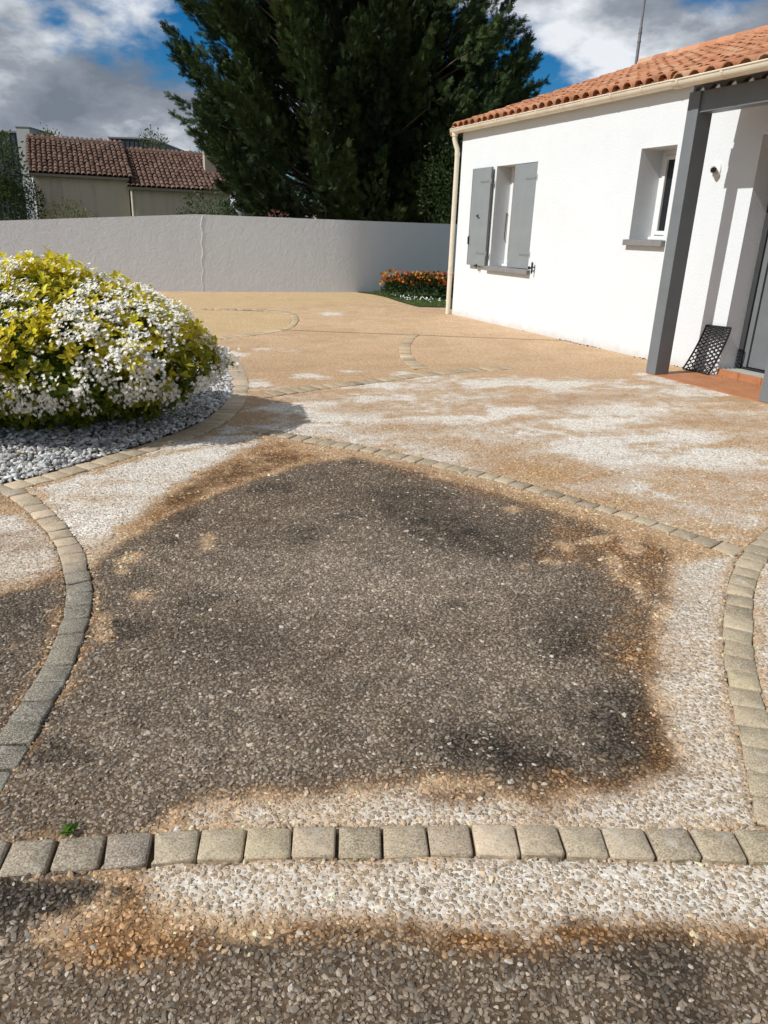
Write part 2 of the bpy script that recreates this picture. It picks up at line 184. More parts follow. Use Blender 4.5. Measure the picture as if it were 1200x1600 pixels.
  ('white',[(-0.899,6.753),(-0.923,6.671),(-1.009,6.594),(-1.139,6.538),(-1.288,6.512),(-1.428,6.522),(-1.533,6.564),(-1.582,6.633),(-1.566,6.714),(-1.485,6.794),(-1.353,6.854),(-1.197,6.882),(-1.05,6.872),(-0.944,6.825)],0.14,0.8),
  ('white',[(0.543,7.548),(0.505,7.463),(0.411,7.384),(0.281,7.327),(0.138,7.3),(0.01,7.31),(-0.079,7.354),(-0.112,7.424),(-0.082,7.508),(0.009,7.589),(0.142,7.651),(0.291,7.68),(0.424,7.669),(0.514,7.622)],0.14,0.8),
  ('white',[(-0.457,7.254),(-0.478,7.191),(-0.543,7.132),(-0.639,7.089),(-0.748,7.069),(-0.848,7.076),(-0.921,7.109),(-0.952,7.162),(-0.935,7.225),(-0.872,7.285),(-0.775,7.331),(-0.663,7.352),(-0.56,7.344),(-0.486,7.309)],0.14,0.8),
  ('white',[(-1.19,8.813),(-1.201,8.767),(-1.241,8.723),(-1.302,8.69),(-1.373,8.674),(-1.44,8.678),(-1.49,8.701),(-1.513,8.739),(-1.504,8.785),(-1.465,8.829),(-1.403,8.863),(-1.33,8.88),(-1.262,8.876),(-1.212,8.852)],0.14,0.8),
  ('white',[(-0.882,13.081),(-0.891,12.963),(-0.932,12.859),(-0.997,12.789),(-1.072,12.764),(-1.144,12.79),(-1.199,12.862),(-1.226,12.967),(-1.219,13.085),(-1.18,13.192),(-1.114,13.267),(-1.036,13.293),(-0.962,13.265),(-0.907,13.189)],0.14,0.8),
  ('white',[(-1.512,8.309),(-1.518,8.23),(-1.56,8.159),(-1.63,8.11),(-1.714,8.092),(-1.796,8.108),(-1.861,8.156),(-1.896,8.226),(-1.894,8.305),(-1.854,8.379),(-1.783,8.431),(-1.696,8.45),(-1.611,8.432),(-1.545,8.382)],0.14,0.8),
  ('white',[(-0.215,7.587),(-0.233,7.535),(-0.285,7.487),(-0.362,7.451),(-0.448,7.435),(-0.526,7.441),(-0.582,7.468),(-0.605,7.511),(-0.59,7.563),(-0.538,7.612),(-0.461,7.649),(-0.373,7.666),(-0.292,7.66),(-0.236,7.631)],0.14,0.8),
  ('white',[(2.909,7.735),(2.846,7.631),(2.742,7.54),(2.617,7.478),(2.494,7.456),(2.396,7.478),(2.342,7.54),(2.341,7.631),(2.397,7.735),(2.5,7.831),(2.63,7.898),(2.76,7.923),(2.862,7.898),(2.915,7.831)],0.14,0.8),
  ('white',[(3.43,7.162),(3.334,7.041),(3.168,6.931),(2.967,6.854),(2.768,6.821),(2.606,6.839),(2.511,6.904),(2.503,7.006),(2.585,7.126),(2.746,7.241),(2.955,7.327),(3.169,7.364),(3.341,7.344),(3.434,7.271)],0.14,0.8),
  ('white',[(0.125,5.665),(0.08,5.53),(-0.042,5.414),(-0.213,5.337),(-0.402,5.311),(-0.576,5.339),(-0.706,5.418),(-0.764,5.534),(-0.738,5.669),(-0.625,5.795),(-0.446,5.885),(-0.239,5.917),(-0.049,5.883),(0.081,5.791)],0.14,0.8),
  ('white',[(1.695,3.932),(1.654,3.886),(1.587,3.871),(1.507,3.889),(1.428,3.938),(1.365,4.009),(1.33,4.09),(1.332,4.164),(1.373,4.216),(1.444,4.233),(1.531,4.212),(1.613,4.157),(1.674,4.081),(1.703,4.001)],0.14,0.8),
  ('white',[(-0.287,5.825),(-0.307,5.648),(-0.38,5.505),(-0.491,5.419),(-0.618,5.401),(-0.741,5.453),(-0.839,5.57),(-0.893,5.733),(-0.889,5.914),(-0.824,6.078),(-0.706,6.185),(-0.563,6.208),(-0.426,6.141),(-0.327,6.002)],0.14,0.8),
  ('white',[(-0.984,5.073),(-0.992,4.936),(-1.061,4.765),(-1.171,4.597),(-1.298,4.464),(-1.42,4.384),(-1.517,4.37),(-1.574,4.422),(-1.58,4.535),(-1.53,4.691),(-1.43,4.865),(-1.296,5.021),(-1.156,5.122),(-1.042,5.141)],0.14,0.8),
  ('white',[(2.387,6.23),(2.311,6.135),(2.163,6.048),(1.972,5.984),(1.776,5.955),(1.609,5.966),(1.503,6.014),(1.477,6.092),(1.541,6.185),(1.684,6.276),(1.88,6.346),(2.089,6.378),(2.265,6.366),(2.372,6.313)],0.14,0.8),
  ('white',[(3.212,6.002),(3.129,5.895),(2.999,5.803),(2.847,5.742),(2.702,5.721),(2.59,5.746),(2.53,5.811),(2.536,5.905),(2.61,6.013),(2.738,6.111),(2.898,6.18),(3.054,6.204),(3.173,6.176),(3.228,6.103)],0.14,0.8),
  ('white',[(2.633,7.214),(2.572,7.121),(2.459,7.038),(2.318,6.979),(2.175,6.955),(2.057,6.97),(1.985,7.021),(1.974,7.1),(2.029,7.192),(2.139,7.278),(2.285,7.342),(2.435,7.369),(2.559,7.352),(2.63,7.296)],0.14,0.8),
  ('white',[(1.311,6.067),(1.262,5.978),(1.161,5.899),(1.026,5.845),(0.885,5.824),(0.763,5.84),(0.681,5.891),(0.657,5.968),(0.698,6.056),(0.796,6.139),(0.934,6.198),(1.084,6.222),(1.213,6.203),(1.294,6.147)],0.14,0.8),
  ('tan',[(1.445,4.185),(1.369,4.091),(1.229,4.043),(1.051,4.046),(0.863,4.101),(0.699,4.198),(0.589,4.324),(0.56,4.455),(0.624,4.564),(0.773,4.624),(0.974,4.62),(1.181,4.553),(1.347,4.44),(1.439,4.308)],0.16,0.85),
  ('tan',[(1.046,4.479),(1.004,4.401),(0.927,4.35),(0.828,4.335),(0.727,4.359),(0.639,4.417),(0.584,4.5),(0.571,4.593),(0.608,4.678),(0.687,4.736),(0.793,4.753),(0.903,4.726),(0.992,4.66),(1.043,4.572)],0.16,0.85),
  ('tan',[(1.379,3.847),(1.345,3.812),(1.283,3.805),(1.204,3.826),(1.123,3.874),(1.055,3.939),(1.013,4.009),(1.008,4.07),(1.041,4.11),(1.107,4.118),(1.191,4.093),(1.276,4.041),(1.342,3.973),(1.379,3.904)],0.16,0.85),
  ('tan',[(3.234,5.939),(3.135,5.832),(2.96,5.735),(2.746,5.666),(2.533,5.637),(2.357,5.652),(2.252,5.708),(2.237,5.798),(2.321,5.904),(2.49,6.006),(2.713,6.083),(2.943,6.117),(3.13,6.1),(3.234,6.035)],0.16,0.85),
  ('tan',[(2.057,3.962),(2.011,3.908),(1.94,3.873),(1.857,3.864),(1.776,3.882),(1.714,3.923),(1.682,3.981),(1.687,4.045),(1.73,4.103),(1.803,4.141),(1.891,4.152),(1.976,4.132),(2.039,4.087),(2.067,4.026)],0.16,0.85),
  ('tan',[(1.598,3.669),(1.563,3.637),(1.504,3.63),(1.429,3.65),(1.354,3.694),(1.292,3.754),(1.255,3.818),(1.253,3.874),(1.287,3.911),(1.351,3.918),(1.43,3.895),(1.508,3.848),(1.569,3.785),(1.6,3.722)],0.16,0.85),
  ('tan',[(1.838,6.447),(1.774,6.37),(1.631,6.295),(1.441,6.236),(1.24,6.205),(1.064,6.206),(0.947,6.24),(0.911,6.301),(0.965,6.377),(1.102,6.454),(1.295,6.516),(1.506,6.551),(1.691,6.549),(1.809,6.512)],0.16,0.85),
  ('tan',[(0.504,5.353),(0.466,5.282),(0.37,5.217),(0.238,5.171),(0.093,5.151),(-0.037,5.162),(-0.128,5.201),(-0.162,5.261),(-0.132,5.332),(-0.04,5.399),(0.095,5.449),(0.248,5.47),(0.384,5.458),(0.475,5.416)],0.16,0.85),
  ('tan',[(0.7,4.984),(0.677,4.937),(0.623,4.896),(0.55,4.868),(0.471,4.858),(0.401,4.868),(0.354,4.896),(0.339,4.937),(0.359,4.984),(0.411,5.026),(0.486,5.056),(0.568,5.066),(0.64,5.056),(0.687,5.026)],0.16,0.85),
  ('tan',[(0.947,4.852),(0.917,4.8),(0.849,4.754),(0.759,4.722),(0.663,4.711),(0.578,4.721),(0.522,4.751),(0.504,4.796),(0.53,4.848),(0.596,4.896),(0.688,4.929),(0.789,4.942),(0.876,4.931),(0.933,4.899)],0.16,0.85),
  ('tan',[(3.003,5.279),(2.932,5.195),(2.818,5.121),(2.685,5.072),(2.556,5.056),(2.455,5.076),(2.4,5.127),(2.404,5.202),(2.467,5.287),(2.579,5.365),(2.719,5.419),(2.857,5.438),(2.963,5.416),(3.015,5.359)],0.16,0.85),
  ('tan',[(2.035,4.404),(1.996,4.355),(1.924,4.312),(1.834,4.283),(1.744,4.273),(1.669,4.284),(1.625,4.314),(1.619,4.358),(1.655,4.407),(1.726,4.452),(1.818,4.483),(1.913,4.494),(1.99,4.482),(2.034,4.45)],0.16,0.85),
  ('tan',[(2.384,4.378),(2.341,4.33),(2.267,4.287),(2.175,4.258),(2.084,4.248),(2.011,4.259),(1.969,4.289),(1.967,4.332),(2.006,4.381),(2.079,4.426),(2.173,4.456),(2.268,4.467),(2.344,4.455),(2.385,4.423)],0.16,0.85),
  ('tan',[(0.023,5.872),(-0.002,5.809),(-0.072,5.751),(-0.173,5.711),(-0.285,5.694),(-0.388,5.704),(-0.461,5.74),(-0.491,5.794),(-0.47,5.857),(-0.402,5.916),(-0.3,5.959),(-0.183,5.977),(-0.076,5.966),(-0.003,5.928)],0.16,0.85),
  ('tan',[(2.266,6.734),(2.21,6.664),(2.093,6.597),(1.94,6.547),(1.78,6.521),(1.643,6.525),(1.555,6.558),(1.532,6.614),(1.581,6.682),(1.694,6.75),(1.85,6.804),(2.017,6.832),(2.16,6.828),(2.249,6.792)],0.16,0.85),
  ('tan',[(2.293,3.959),(2.259,3.919),(2.202,3.884),(2.133,3.861),(2.067,3.855),(2.014,3.865),(1.986,3.891),(1.988,3.928),(2.02,3.969),(2.077,4.005),(2.147,4.029),(2.217,4.036),(2.271,4.025),(2.298,3.997)],0.16,0.85),
  ('yellow',[(-3.252,9.242),(-2.197,9.689),(-1.547,10.67),(-1.527,11.718),(-1.695,12.607),(-1.889,13.068),(-3.343,13.125),(0.252,16.05),(0.401,16.75),(-0.322,17.686),(-0.848,17.837),(-4.113,16.386),(-5.395,13.844)],0.3,0.8),
]
BED = [(-2.264,3.51),(-2.091,3.753),(-1.983,3.864),(-1.879,4.041),(-1.813,4.175),(-1.733,4.331),(-1.659,4.439),(-1.552,4.695),(-1.446,4.959),(-1.356,5.287),(-1.317,5.691),(-1.325,6.096),(-1.374,6.493),(-1.475,6.933),(-1.655,7.492),(-1.827,7.978),(-2.085,8.511),(-2.495,9.088)]


# ------------------------------------------------------------------ helpers
def tag(o, label=None, cat=None, group=None, kind=None):
    if label: o['label'] = label
    if cat: o['category'] = cat
    if group: o['group'] = group
    if kind: o['kind'] = kind
    return o

def empty(name, loc=(0, 0, 0), rotz=0.0, parent=None):
    o = bpy.data.objects.new(name, None); o.empty_display_size = 0.2
    o.location = loc; o.rotation_euler = (0, 0, rotz); COL.objects.link(o)
    if parent: o.parent = parent
    return o

def link(name, me, parent=None, mat=None):
    o = bpy.data.objects.new(name, me); COL.objects.link(o)
    if parent: o.parent = parent
    if mat and not me.materials: me.materials.append(mat)
    return o

class MB:
    """collects shapes for ONE mesh"""
    def __init__(s): s.v = []; s.f = []
    def add(s, vs, fs):
        b = len(s.v); s.v += [tuple(p) for p in vs]; s.f += [tuple(i + b for i in f) for f in fs]; return s
    def box(s, x0, x1, y0, y1, z0, z1):
        return s.add([(x0,y0,z0),(x1,y0,z0),(x1,y1,z0),(x0,y1,z0),(x0,y0,z1),(x1,y0,z1),(x1,y1,z1),(x0,y1,z1)],
                     [(0,3,2,1),(4,5,6,7),(0,1,5,4),(1,2,6,5),(2,3,7,6),(3,0,4,7)])
    def tube(s, pts, rad, n=10, caps=True):
        pts = [Vector(p) for p in pts]
        if not isinstance(rad, (list, tuple)): rad = [rad] * len(pts)
        rings = []; prev = None
        for i, p in enumerate(pts):
            if i == 0: d = pts[1] - p
            elif i == len(pts) - 1: d = p - pts[i - 1]
            else: d = (pts[i + 1] - p).normalized() + (p - pts[i - 1]).normalized()
            d.normalize()
            if prev is None:
                a = d.orthogonal().normalized()
            else:
                a = (prev - d * prev.dot(d)).normalized()
            prev = a; b = d.cross(a)
            rings.append([p + (a * math.cos(2*math.pi*k/n) + b * math.sin(2*math.pi*k/n)) * rad[i] for k in range(n)])
        vs = [q for r in rings for q in r]; fs = []
        for i in range(len(rings) - 1):
            for k in range(n):
                k2 = (k + 1) % n
                fs.append((i*n + k, i*n + k2, (i+1)*n + k2, (i+1)*n + k))
        if caps:
            fs.append(tuple(reversed(range(n)))); fs.append(tuple((len(rings)-1)*n + k for k in range(n)))
        return s.add(vs, fs)
    def extrude(s, prof, axis_pts):
        """prof: closed list of offsets (Vector), swept over positions"""
        n = len(prof); vs = []; fs = []
        for p in axis_pts:
            vs += [Vector(p) + Vector(q) for q in prof]
        for i in range(len(axis_pts) - 1):
            for k in range(n):
                k2 = (k + 1) % n
                fs.append((i*n + k, i*n + k2, (i+1)*n + k2, (i+1)*n + k))
        fs.append(tuple(reversed(range(n)))); fs.append(tuple((len(axis_pts)-1)*n + k for k in range(n)))
        return s.add(vs, fs)
    def mesh(s, name):
        me = bpy.data.meshes.new(name); me.from_pydata(s.v, [], s.f); me.update()
        bm = bmesh.new(); bm.from_mesh(me); bmesh.ops.recalc_face_normals(bm, faces=bm.faces); bm.to_mesh(me); bm.free()
        return me
    def build(s, name, mat, parent=None, bevel=0.0, smooth=False, segs=2):
        me = s.mesh(name)
        if bevel > 0:
            bm = bmesh.new(); bm.from_mesh(me)
            bmesh.ops.bevel(bm, geom=list(bm.edges), offset=bevel, segments=segs, affect='EDGES', profile=0.6)
            bm.to_mesh(me); bm.free()
        if smooth:
            me.shade_smooth()
            try: me.set_sharp_from_angle(angle=math.radians(40))
            except Exception: pass
        return link(name, me, parent, mat)

def np_mesh(name, verts, faces, attrs=None, smooth=False):
    """verts (N,3), faces (M,k) arrays"""
    me = bpy.data.meshes.new(name)
    verts = np.asarray(verts, np.float32); faces = np.asarray(faces, np.int32)
    nv, nf, k = len(verts), len(faces), faces.shape[1]
    me.vertices.add(nv); me.vertices.foreach_set('co', verts.ravel())
    me.loops.add(nf * k); me.loops.foreach_set('vertex_index', faces.ravel())
    me.polygons.add(nf); me.polygons.foreach_set('loop_start', np.arange(0, nf * k, k, dtype=np.int32))
    if smooth: me.polygons.foreach_set('use_smooth', np.ones(nf, bool))
    for nm, arr in (attrs or {}).items():
        arr = np.asarray(arr, np.float32)
        if arr.ndim == 1:
            a = me.attributes.new(nm, 'FLOAT', 'POINT'); a.data.foreach_set('value', arr)
        else:
            if arr.shape[1] == 3: arr = np.hstack([arr, np.ones((len(arr), 1), np.float32)])
            a = me.attributes.new(nm, 'FLOAT_COLOR', 'POINT'); a.data.foreach_set('color', arr.ravel())
    me.update(calc_edges=True); me.validate()
    return me

# numpy value noise
_T = np.random.default_rng(3).random((8, 256, 256))
def vnoise(x, y, seed=0):
    t = _T[seed % 8]
    xi = np.floor(x).astype(int); yi = np.floor(y).astype(int)
    fx = x - xi; fy = y - yi
    fx = fx*fx*(3 - 2*fx); fy = fy*fy*(3 - 2*fy)
    a = t[xi & 255, yi & 255]; b = t[(xi+1) & 255, yi & 255]; c = t[xi & 255, (yi+1) & 255]; d = t[(xi+1) & 255, (yi+1) & 255]
    return (a*(1-fx) + b*fx)*(1-fy) + (c*(1-fx) + d*fx)*fy
def fbm(x, y, seed=0, octv=4):
    s = 0; a = 0.5; tot = 0
    for o in range(octv):
        s = s + a * vnoise(x * 2**o + 17.3*o, y * 2**o + 9.1*o, seed + o); tot += a; a *= 0.55
    return s / tot
def sdf(poly, X, Y):
    """signed distance, positive inside"""
    P = np.array(poly); d2 = np.full(X.shape, 1e9); ins = np.zeros(X.shape, bool)
    n = len(P)
    for i in range(n):
        ax, ay = P[i]; bx, by = P[(i+1) % n]
        ex, ey = bx-ax, by-ay; wx, wy = X-ax, Y-ay
        t = np.clip((wx*ex + wy*ey) / max(ex*ex + ey*ey, 1e-12), 0, 1)
        dx = wx - ex*t; dy = wy - ey*t
        d2 = np.minimum(d2, dx*dx + dy*dy)
        c = ((ay > Y) != (by > Y))
        with np.errstate(divide='ignore', invalid='ignore'):
            c2 = X < (bx-ax) * (Y-ay) / (by-ay if by != ay else 1e-12) + ax
        ins ^= (c & c2)
    d = np.sqrt(d2)
    return np.where(ins, d, -d)
def sst(a, b, x):
    t = np.clip((x-a) / (b-a), 0, 1); return t*t*(3 - 2*t)

# ------------------------------------------------------------------ materials
class NT:
    def __init__(s, name):
        s.m = bpy.data.materials.new(name); s.m.use_nodes = True; s.t = s.m.node_tree; s.t.nodes.clear()
        s.out = s.n('ShaderNodeOutputMaterial'); s.p = s.n('ShaderNodeBsdfPrincipled'); s.l(s.p.outputs[0], s.out.inputs['Surface'])
    def n(s, t, **kw):
        x = s.t.nodes.new(t)
        for k, v in kw.items(): setattr(x, k, v)
        return x
    def l(s, a, b): s.t.links.new(a, b)
    def coord(s, which='Object'):
        return s.n('ShaderNodeTexCoord').outputs[which]
    def noise(s, vec, scale, detail=4, rough=0.55, dist=0.0):
        x = s.n('ShaderNodeTexNoise'); x.inputs['Scale'].default_value = scale; x.inputs['Detail'].default_value = detail
        x.inputs['Roughness'].default_value = rough; x.inputs['Distortion'].default_value = dist
        s.l(vec, x.inputs['Vector']); return x.outputs['Fac']
    def rng(s, val, a, b, c, d, smooth=False):
        x = s.n('ShaderNodeMapRange'); x.interpolation_type = 'SMOOTHSTEP' if smooth else 'LINEAR'
        for k, v in zip(('From Min','From Max','To Min','To Max'), (a,b,c,d)): x.inputs[k].default_value = v
        s.l(val, x.inputs['Value']); return x.outputs[0]
    def mix(s, fac, a, b, mode='MIX'):
        x = s.n('ShaderNodeMix', data_type='RGBA', blend_type=mode)
        for sock, v in ((x.inputs[0], fac), (x.inputs[6], a), (x.inputs[7], b)):
            if isinstance(v, (int, float)): sock.default_value = v
            elif isinstance(v, (tuple, list)): sock.default_value = (*v[:3], 1)
            else: s.l(v, sock)
        return x.outputs[2]
    def math(s, op, a, b=0.0):
        x = s.n('ShaderNodeMath', operation=op)
        for sock, v in ((x.inputs[0], a), (x.inputs[1], b)):
            if isinstance(v, (int, float)): sock.default_value = v
            else: s.l(v, sock)
        return x.outputs[0]
    def attr(s, name, typ='GEOMETRY', out='Color'):
        x = s.n('ShaderNodeAttribute', attribute_type=typ, attribute_name=name); return x.outputs[out]
    def bump(s, h, strength=0.5, dist=0.01, prev=None):
        x = s.n('ShaderNodeBump'); x.inputs['Strength'].default_value = strength; x.inputs['Distance'].default_value = dist
        s.l(h, x.inputs['Height'])
        if prev is not None: s.l(prev, x.inputs['Normal'])
        return x.outputs[0]
    def fin(s, color=None, rough=0.8, normal=None, spec=0.3, metal=0.0):
        if color is not None:
            if isinstance(color, (tuple, list)): s.p.inputs['Base Color'].default_value = (*color[:3], 1)
            else: s.l(color, s.p.inputs['Base Color'])
        if isinstance(rough, (int, float)): s.p.inputs['Roughness'].default_value = rough
        else: s.l(rough, s.p.inputs['Roughness'])
        if normal is not None: s.l(normal, s.p.inputs['Normal'])
        s.p.inputs['Specular IOR Level'].default_value = spec
        s.p.inputs['Metallic'].default_value = metal
        return s.m

def paint_mat(name, col, rough=0.55, var=0.10, scale=7.0, grain=90.0, bumpd=0.0008, spec=0.35, dirt=None):
    t = NT(name); c = t.coord()
    a = t.noise(c, scale, 5); g = t.noise(c, grain, 3)
    base = t.mix(t.rng(a, 0.3, 0.7, 0, 1), tuple(v*(1-var) for v in col), tuple(min(1, v*(1+var)) for v in col))
    if dirt: base = t.mix(t.rng(t.noise(c, 3.0, 7, 0.65), 0.5, 0.75, 0, 0.6, True), base, dirt)
    return t.fin(base, t.rng(a, 0.3, 0.7, rough-0.08, rough+0.08), t.bump(g, 0.5, bumpd), spec)

def plaster_mat(name, col, bump_s=0.6, dist=0.004, scale=60.0, trowel=0.0, streak=0.0, dirt=(0.3,0.28,0.25), splash=0.0):
    t = NT(name); c = t.coord()
    big = t.noise(c, 0.9, 6, 0.6); mid = t.noise(c, 9, 5); fine = t.noise(c, scale, 5, 0.65); fine2 = t.noise(c, scale*3, 2)
    base = t.mix(t.rng(big, 0.3, 0.7, 0, 1), tuple(v*0.955 for v in col), col)
    base = t.mix(t.rng(mid, 0.3, 0.75, 0, 0.35), base, tuple(v*0.94 for v in col))
    if streak > 0:
        mpn = t.n('ShaderNodeMapping'); mpn.inputs['Scale'].default_value = (2.2, 2.2, 0.22); t.l(c, mpn.inputs['Vector'])
        st = t.noise(mpn.outputs[0], 2.4, 7, 0.65)
        base = t.mix(t.rng(st, 0.45, 0.78, 0, streak, True), base, dirt)
    if splash > 0:                       # rain splash and grime above the ground
        z_ = t.n('ShaderNodeSeparateXYZ'); t.l(c, z_.inputs[0])
        edge_ = t.math('SUBTRACT', t.rng(t.noise(c, 6, 7, 0.7), 0.2, 0.8, 0.0, 0.16), z_.outputs['Z'])
        base = t.mix(t.rng(edge_, -0.06, 0.10, 0, splash, True), base, (0.40, 0.35, 0.28))
        base = t.mix(t.rng(t.noise(c, 2.2, 8, 0.7), 0.52, 0.75, 0, 0.22, True), base, tuple(v*0.82 for v in col))
    h = t.math('ADD', fine, t.math('MULTIPLY', fine2, 0.4))
    nrm = t.bump(h, bump_s, dist)
    if trowel > 0:
        tn = t.noise(c, 7.5, 4, 0.5, 1.2); nrm = t.bump(tn, 0.8, trowel, nrm)
    return t.fin(base, 0.9, nrm, 0.15)

WHITE_RENDER = plaster_mat('white_render', (0.735, 0.765, 0.78), 0.8, 0.006, 45, splash=0.38)
GREY_RENDER = plaster_mat('grey_white_render', (0.715, 0.75, 0.785), 0.6, 0.005, 26, trowel=0.008, streak=0.25, dirt=(0.58, 0.57, 0.55))
TAUPE_RENDER = plaster_mat('taupe_render', (0.72, 0.61, 0.47), 0.5, 0.004, 40, streak=0.6, dirt=(0.40, 0.335, 0.26))
CREAM = paint_mat('cream_plastic', (0.76, 0.68, 0.54), 0.4, 0.05, 4, 40, 0.0003, 0.4, dirt=(0.50, 0.42, 0.32))
GREY_PAINT = paint_mat('grey_paint', (0.165, 0.178, 0.185), 0.5, 0.06, 5, 120, 0.0006)
SHUTTER_PAINT = paint_mat('shutter_grey_paint', (0.235, 0.257, 0.262), 0.5, 0.06, 5, 120, 0.0006)
SILL_GREY = paint_mat('sill_grey', (0.22, 0.215, 0.21), 0.75, 0.12, 9, 80, 0.001)
WHITE_PVC = paint_mat('white_pvc', (0.80, 0.80, 0.79), 0.35, 0.02, 4, 30, 0.0002, 0.45)
BLACK_IRON = paint_mat('black_iron', (0.02, 0.02, 0.021), 0.5, 0.2, 20, 150, 0.0005)
DARK_FRAME = paint_mat('dark_grey_frame', (0.05, 0.053, 0.055), 0.45, 0.08, 6, 100, 0.0004)
RUBBER = paint_mat('black_rubber', (0.012, 0.012, 0.013), 0.6, 0.3, 15, 200, 0.0006)
CONCRETE = paint_mat('pale_concrete', (0.42, 0.41, 0.37), 0.9, 0.15, 8, 90, 0.003, 0.2)
STEEL = paint_mat('grey_steel', (0.18, 0.18, 0.19), 0.45, 0.15, 12, 150, 0.0004, 0.5)
CHROME = NT('lamp_metal').fin((0.52, 0.51, 0.49), 0.4, None, 0.5, 0.45)
DARK_CLAD = paint_mat('dark_cladding', (0.035, 0.045, 0.06), 0.45, 0.2, 1.5, 30, 0.0005)
GREY_BLOCK = plaster_mat('grey_block', (0.40, 0.41, 0.40), 0.3, 0.003, 30)
def glass_mat():
    t = NT('window_glass'); return t.fin((0.012, 0.014, 0.016), 0.04, None, 0.6)
GLASS = glass_mat()

def tile_mat(name, c1, c2, c3, lichen):
    t = NT(name); c = t.coord()
    oi = t.n('ShaderNodeObjectInfo')
    r = oi.outputs['Random']
    vt = t.attr('tint', out='Fac')
    k = t.math('FRACT', t.math('ADD', r, vt))
    base = t.mix(t.rng(k, 0.1, 0.6, 0, 1), c1, c2)
    base = t.mix(t.rng(k, 0.72, 1.0, 0, 0.9), base, c3)
    geo = t.n('ShaderNodeNewGeometry').outputs['Position']
    sp = t.noise(geo, 26, 6, 0.7)
    base = t.mix(t.rng(sp, 0.44, 0.68, 0, 0.85, True), base, lichen)
    base = t.mix(t.rng(t.noise(geo, 8, 5, 0.6), 0.5, 0.8, 0, 0.55, True), base, tuple(v*0.45 for v in c1))
    return t.fin(base, 0.85, t.bump(t.noise(geo, 120, 4), 0.6, 0.002), 0.2)
TILE_ORANGE = tile_mat('terracotta_canal_tile', (0.40, 0.155, 0.072), (0.56, 0.245, 0.125), (0.58, 0.36, 0.22), (0.46, 0.31, 0.21))
TILE_OLD = tile_mat('old_brown_canal_tile', (0.105, 0.052, 0.037), (0.155, 0.082, 0.058), (0.20, 0.13, 0.095), (0.185, 0.14, 0.11))

def terracotta_floor():
    t = NT('terracotta_floor'); c = t.coord()
    n1 = t.noise(c, 5, 6, 0.6); n2 = t.noise(c, 45, 4)
    base = t.mix(t.rng(n1, 0.3, 0.7, 0, 1), (0.36, 0.14, 0.06), (0.48, 0.22, 0.105))
    base = t.mix(t.rng(n2, 0.55, 0.8, 0, 0.5, True), base, (0.55, 0.36, 0.22))
    return t.fin(base, 0.7, t.bump(n2, 0.4, 0.001), 0.3)
TERRA = terracotta_floor()

def leaf_mat(name, transl=0.38, rough=0.5, spec=0.35, shift=0.08):
    """colour comes from the 'col' attribute: the leaf's own colour"""
    t = NT(name); a = t.attr('col')
    geo = t.n('ShaderNodeNewGeometry').outputs['Position']
    base = t.mix(t.rng(t.noise(geo, 60, 2), 0.3, 0.7, 0, shift), a, (0.0, 0.0, 0.0))
    t.fin(base, rough, None, spec)
    tr = t.n('ShaderNodeBsdfTranslucent'); t.l(base, tr.inputs['Color'])
    mx = t.n('ShaderNodeMixShader'); mx.inputs[0].default_value = transl
    t.l(t.p.outputs[0], mx.inputs[1]); t.l(tr.outputs[0], mx.inputs[2]); t.l(mx.outputs[0], t.out.inputs['Surface'])
    return t.m
LEAF = leaf_mat('leaf'); PETAL = leaf_mat('petal', 0.10, 0.7, 0.1, 0.03); NEEDLE = leaf_mat('conifer_spray', 0.12, 0.65, 0.2)
BARK = paint_mat('bark', (0.10, 0.075, 0.055), 0.9, 0.35, 9, 40, 0.01, 0.15)
TWIG = paint_mat('twig', (0.12, 0.10, 0.06), 0.85, 0.3, 15, 60, 0.002, 0.15)
# ------------------------------------------------------------------ stain fields: one function for slab, pebbles and pavers
def strip_polys(name):
    l, r = STRIPS[name]; return list(l) + list(reversed(r))
STRIP_POLY = {k: strip_polys(k) for k in STRIPS}

def fields(X, Y):
    out = {k: np.zeros(X.shape) for k in ('dark','vdark','grey','brown','vbrown','fresh','white','tan','yellow')}
    wob = (fbm(X*3.1, Y*3.1, 0) - 0.5) * 2; wob2 = (fbm(X*14, Y*14, 3, 3) - 0.5) * 2
    # streaks drawn out by the broom, roughly across the drive
    sx = 0.94*X + 0.34*Y; sy = -0.34*X + 0.94*Y
    streak = (fbm(sx*2.0, sy*7.0, 2, 5) - 0.5) * 2
    for f, poly, soft, st in STAINS:
        P = np.array(poly); mg = soft*3 + 0.35
        sel = (X > P[:,0].min()-mg) & (X < P[:,0].max()+mg) & (Y > P[:,1].min()-mg) & (Y < P[:,1].max()+mg)
        if not sel.any(): continue
        xs, ys = X[sel], Y[sel]
        d = sdf(poly, xs, ys)
        if f == 'dark': d = d + wob[sel]*0.045 + wob2[sel]*0.045
        elif f in ('fresh',): d = d + wob2[sel]*0.016
        elif f in ('white','tan') and soft >= 0.1: d = d + wob[sel]*0.20 + streak[sel]*0.20 + wob2[sel]*0.07
        else: d = d + wob[sel]*0.5*soft + wob2[sel]*0.6*soft
        if f == 'fresh': soft = 0.016
        if f == 'dark': soft *= 0.65
        v = st * sst(-soft, soft, d)
        o = out[f]; o[sel] = np.maximum(o[sel], v)
    return out, wob, wob2, streak

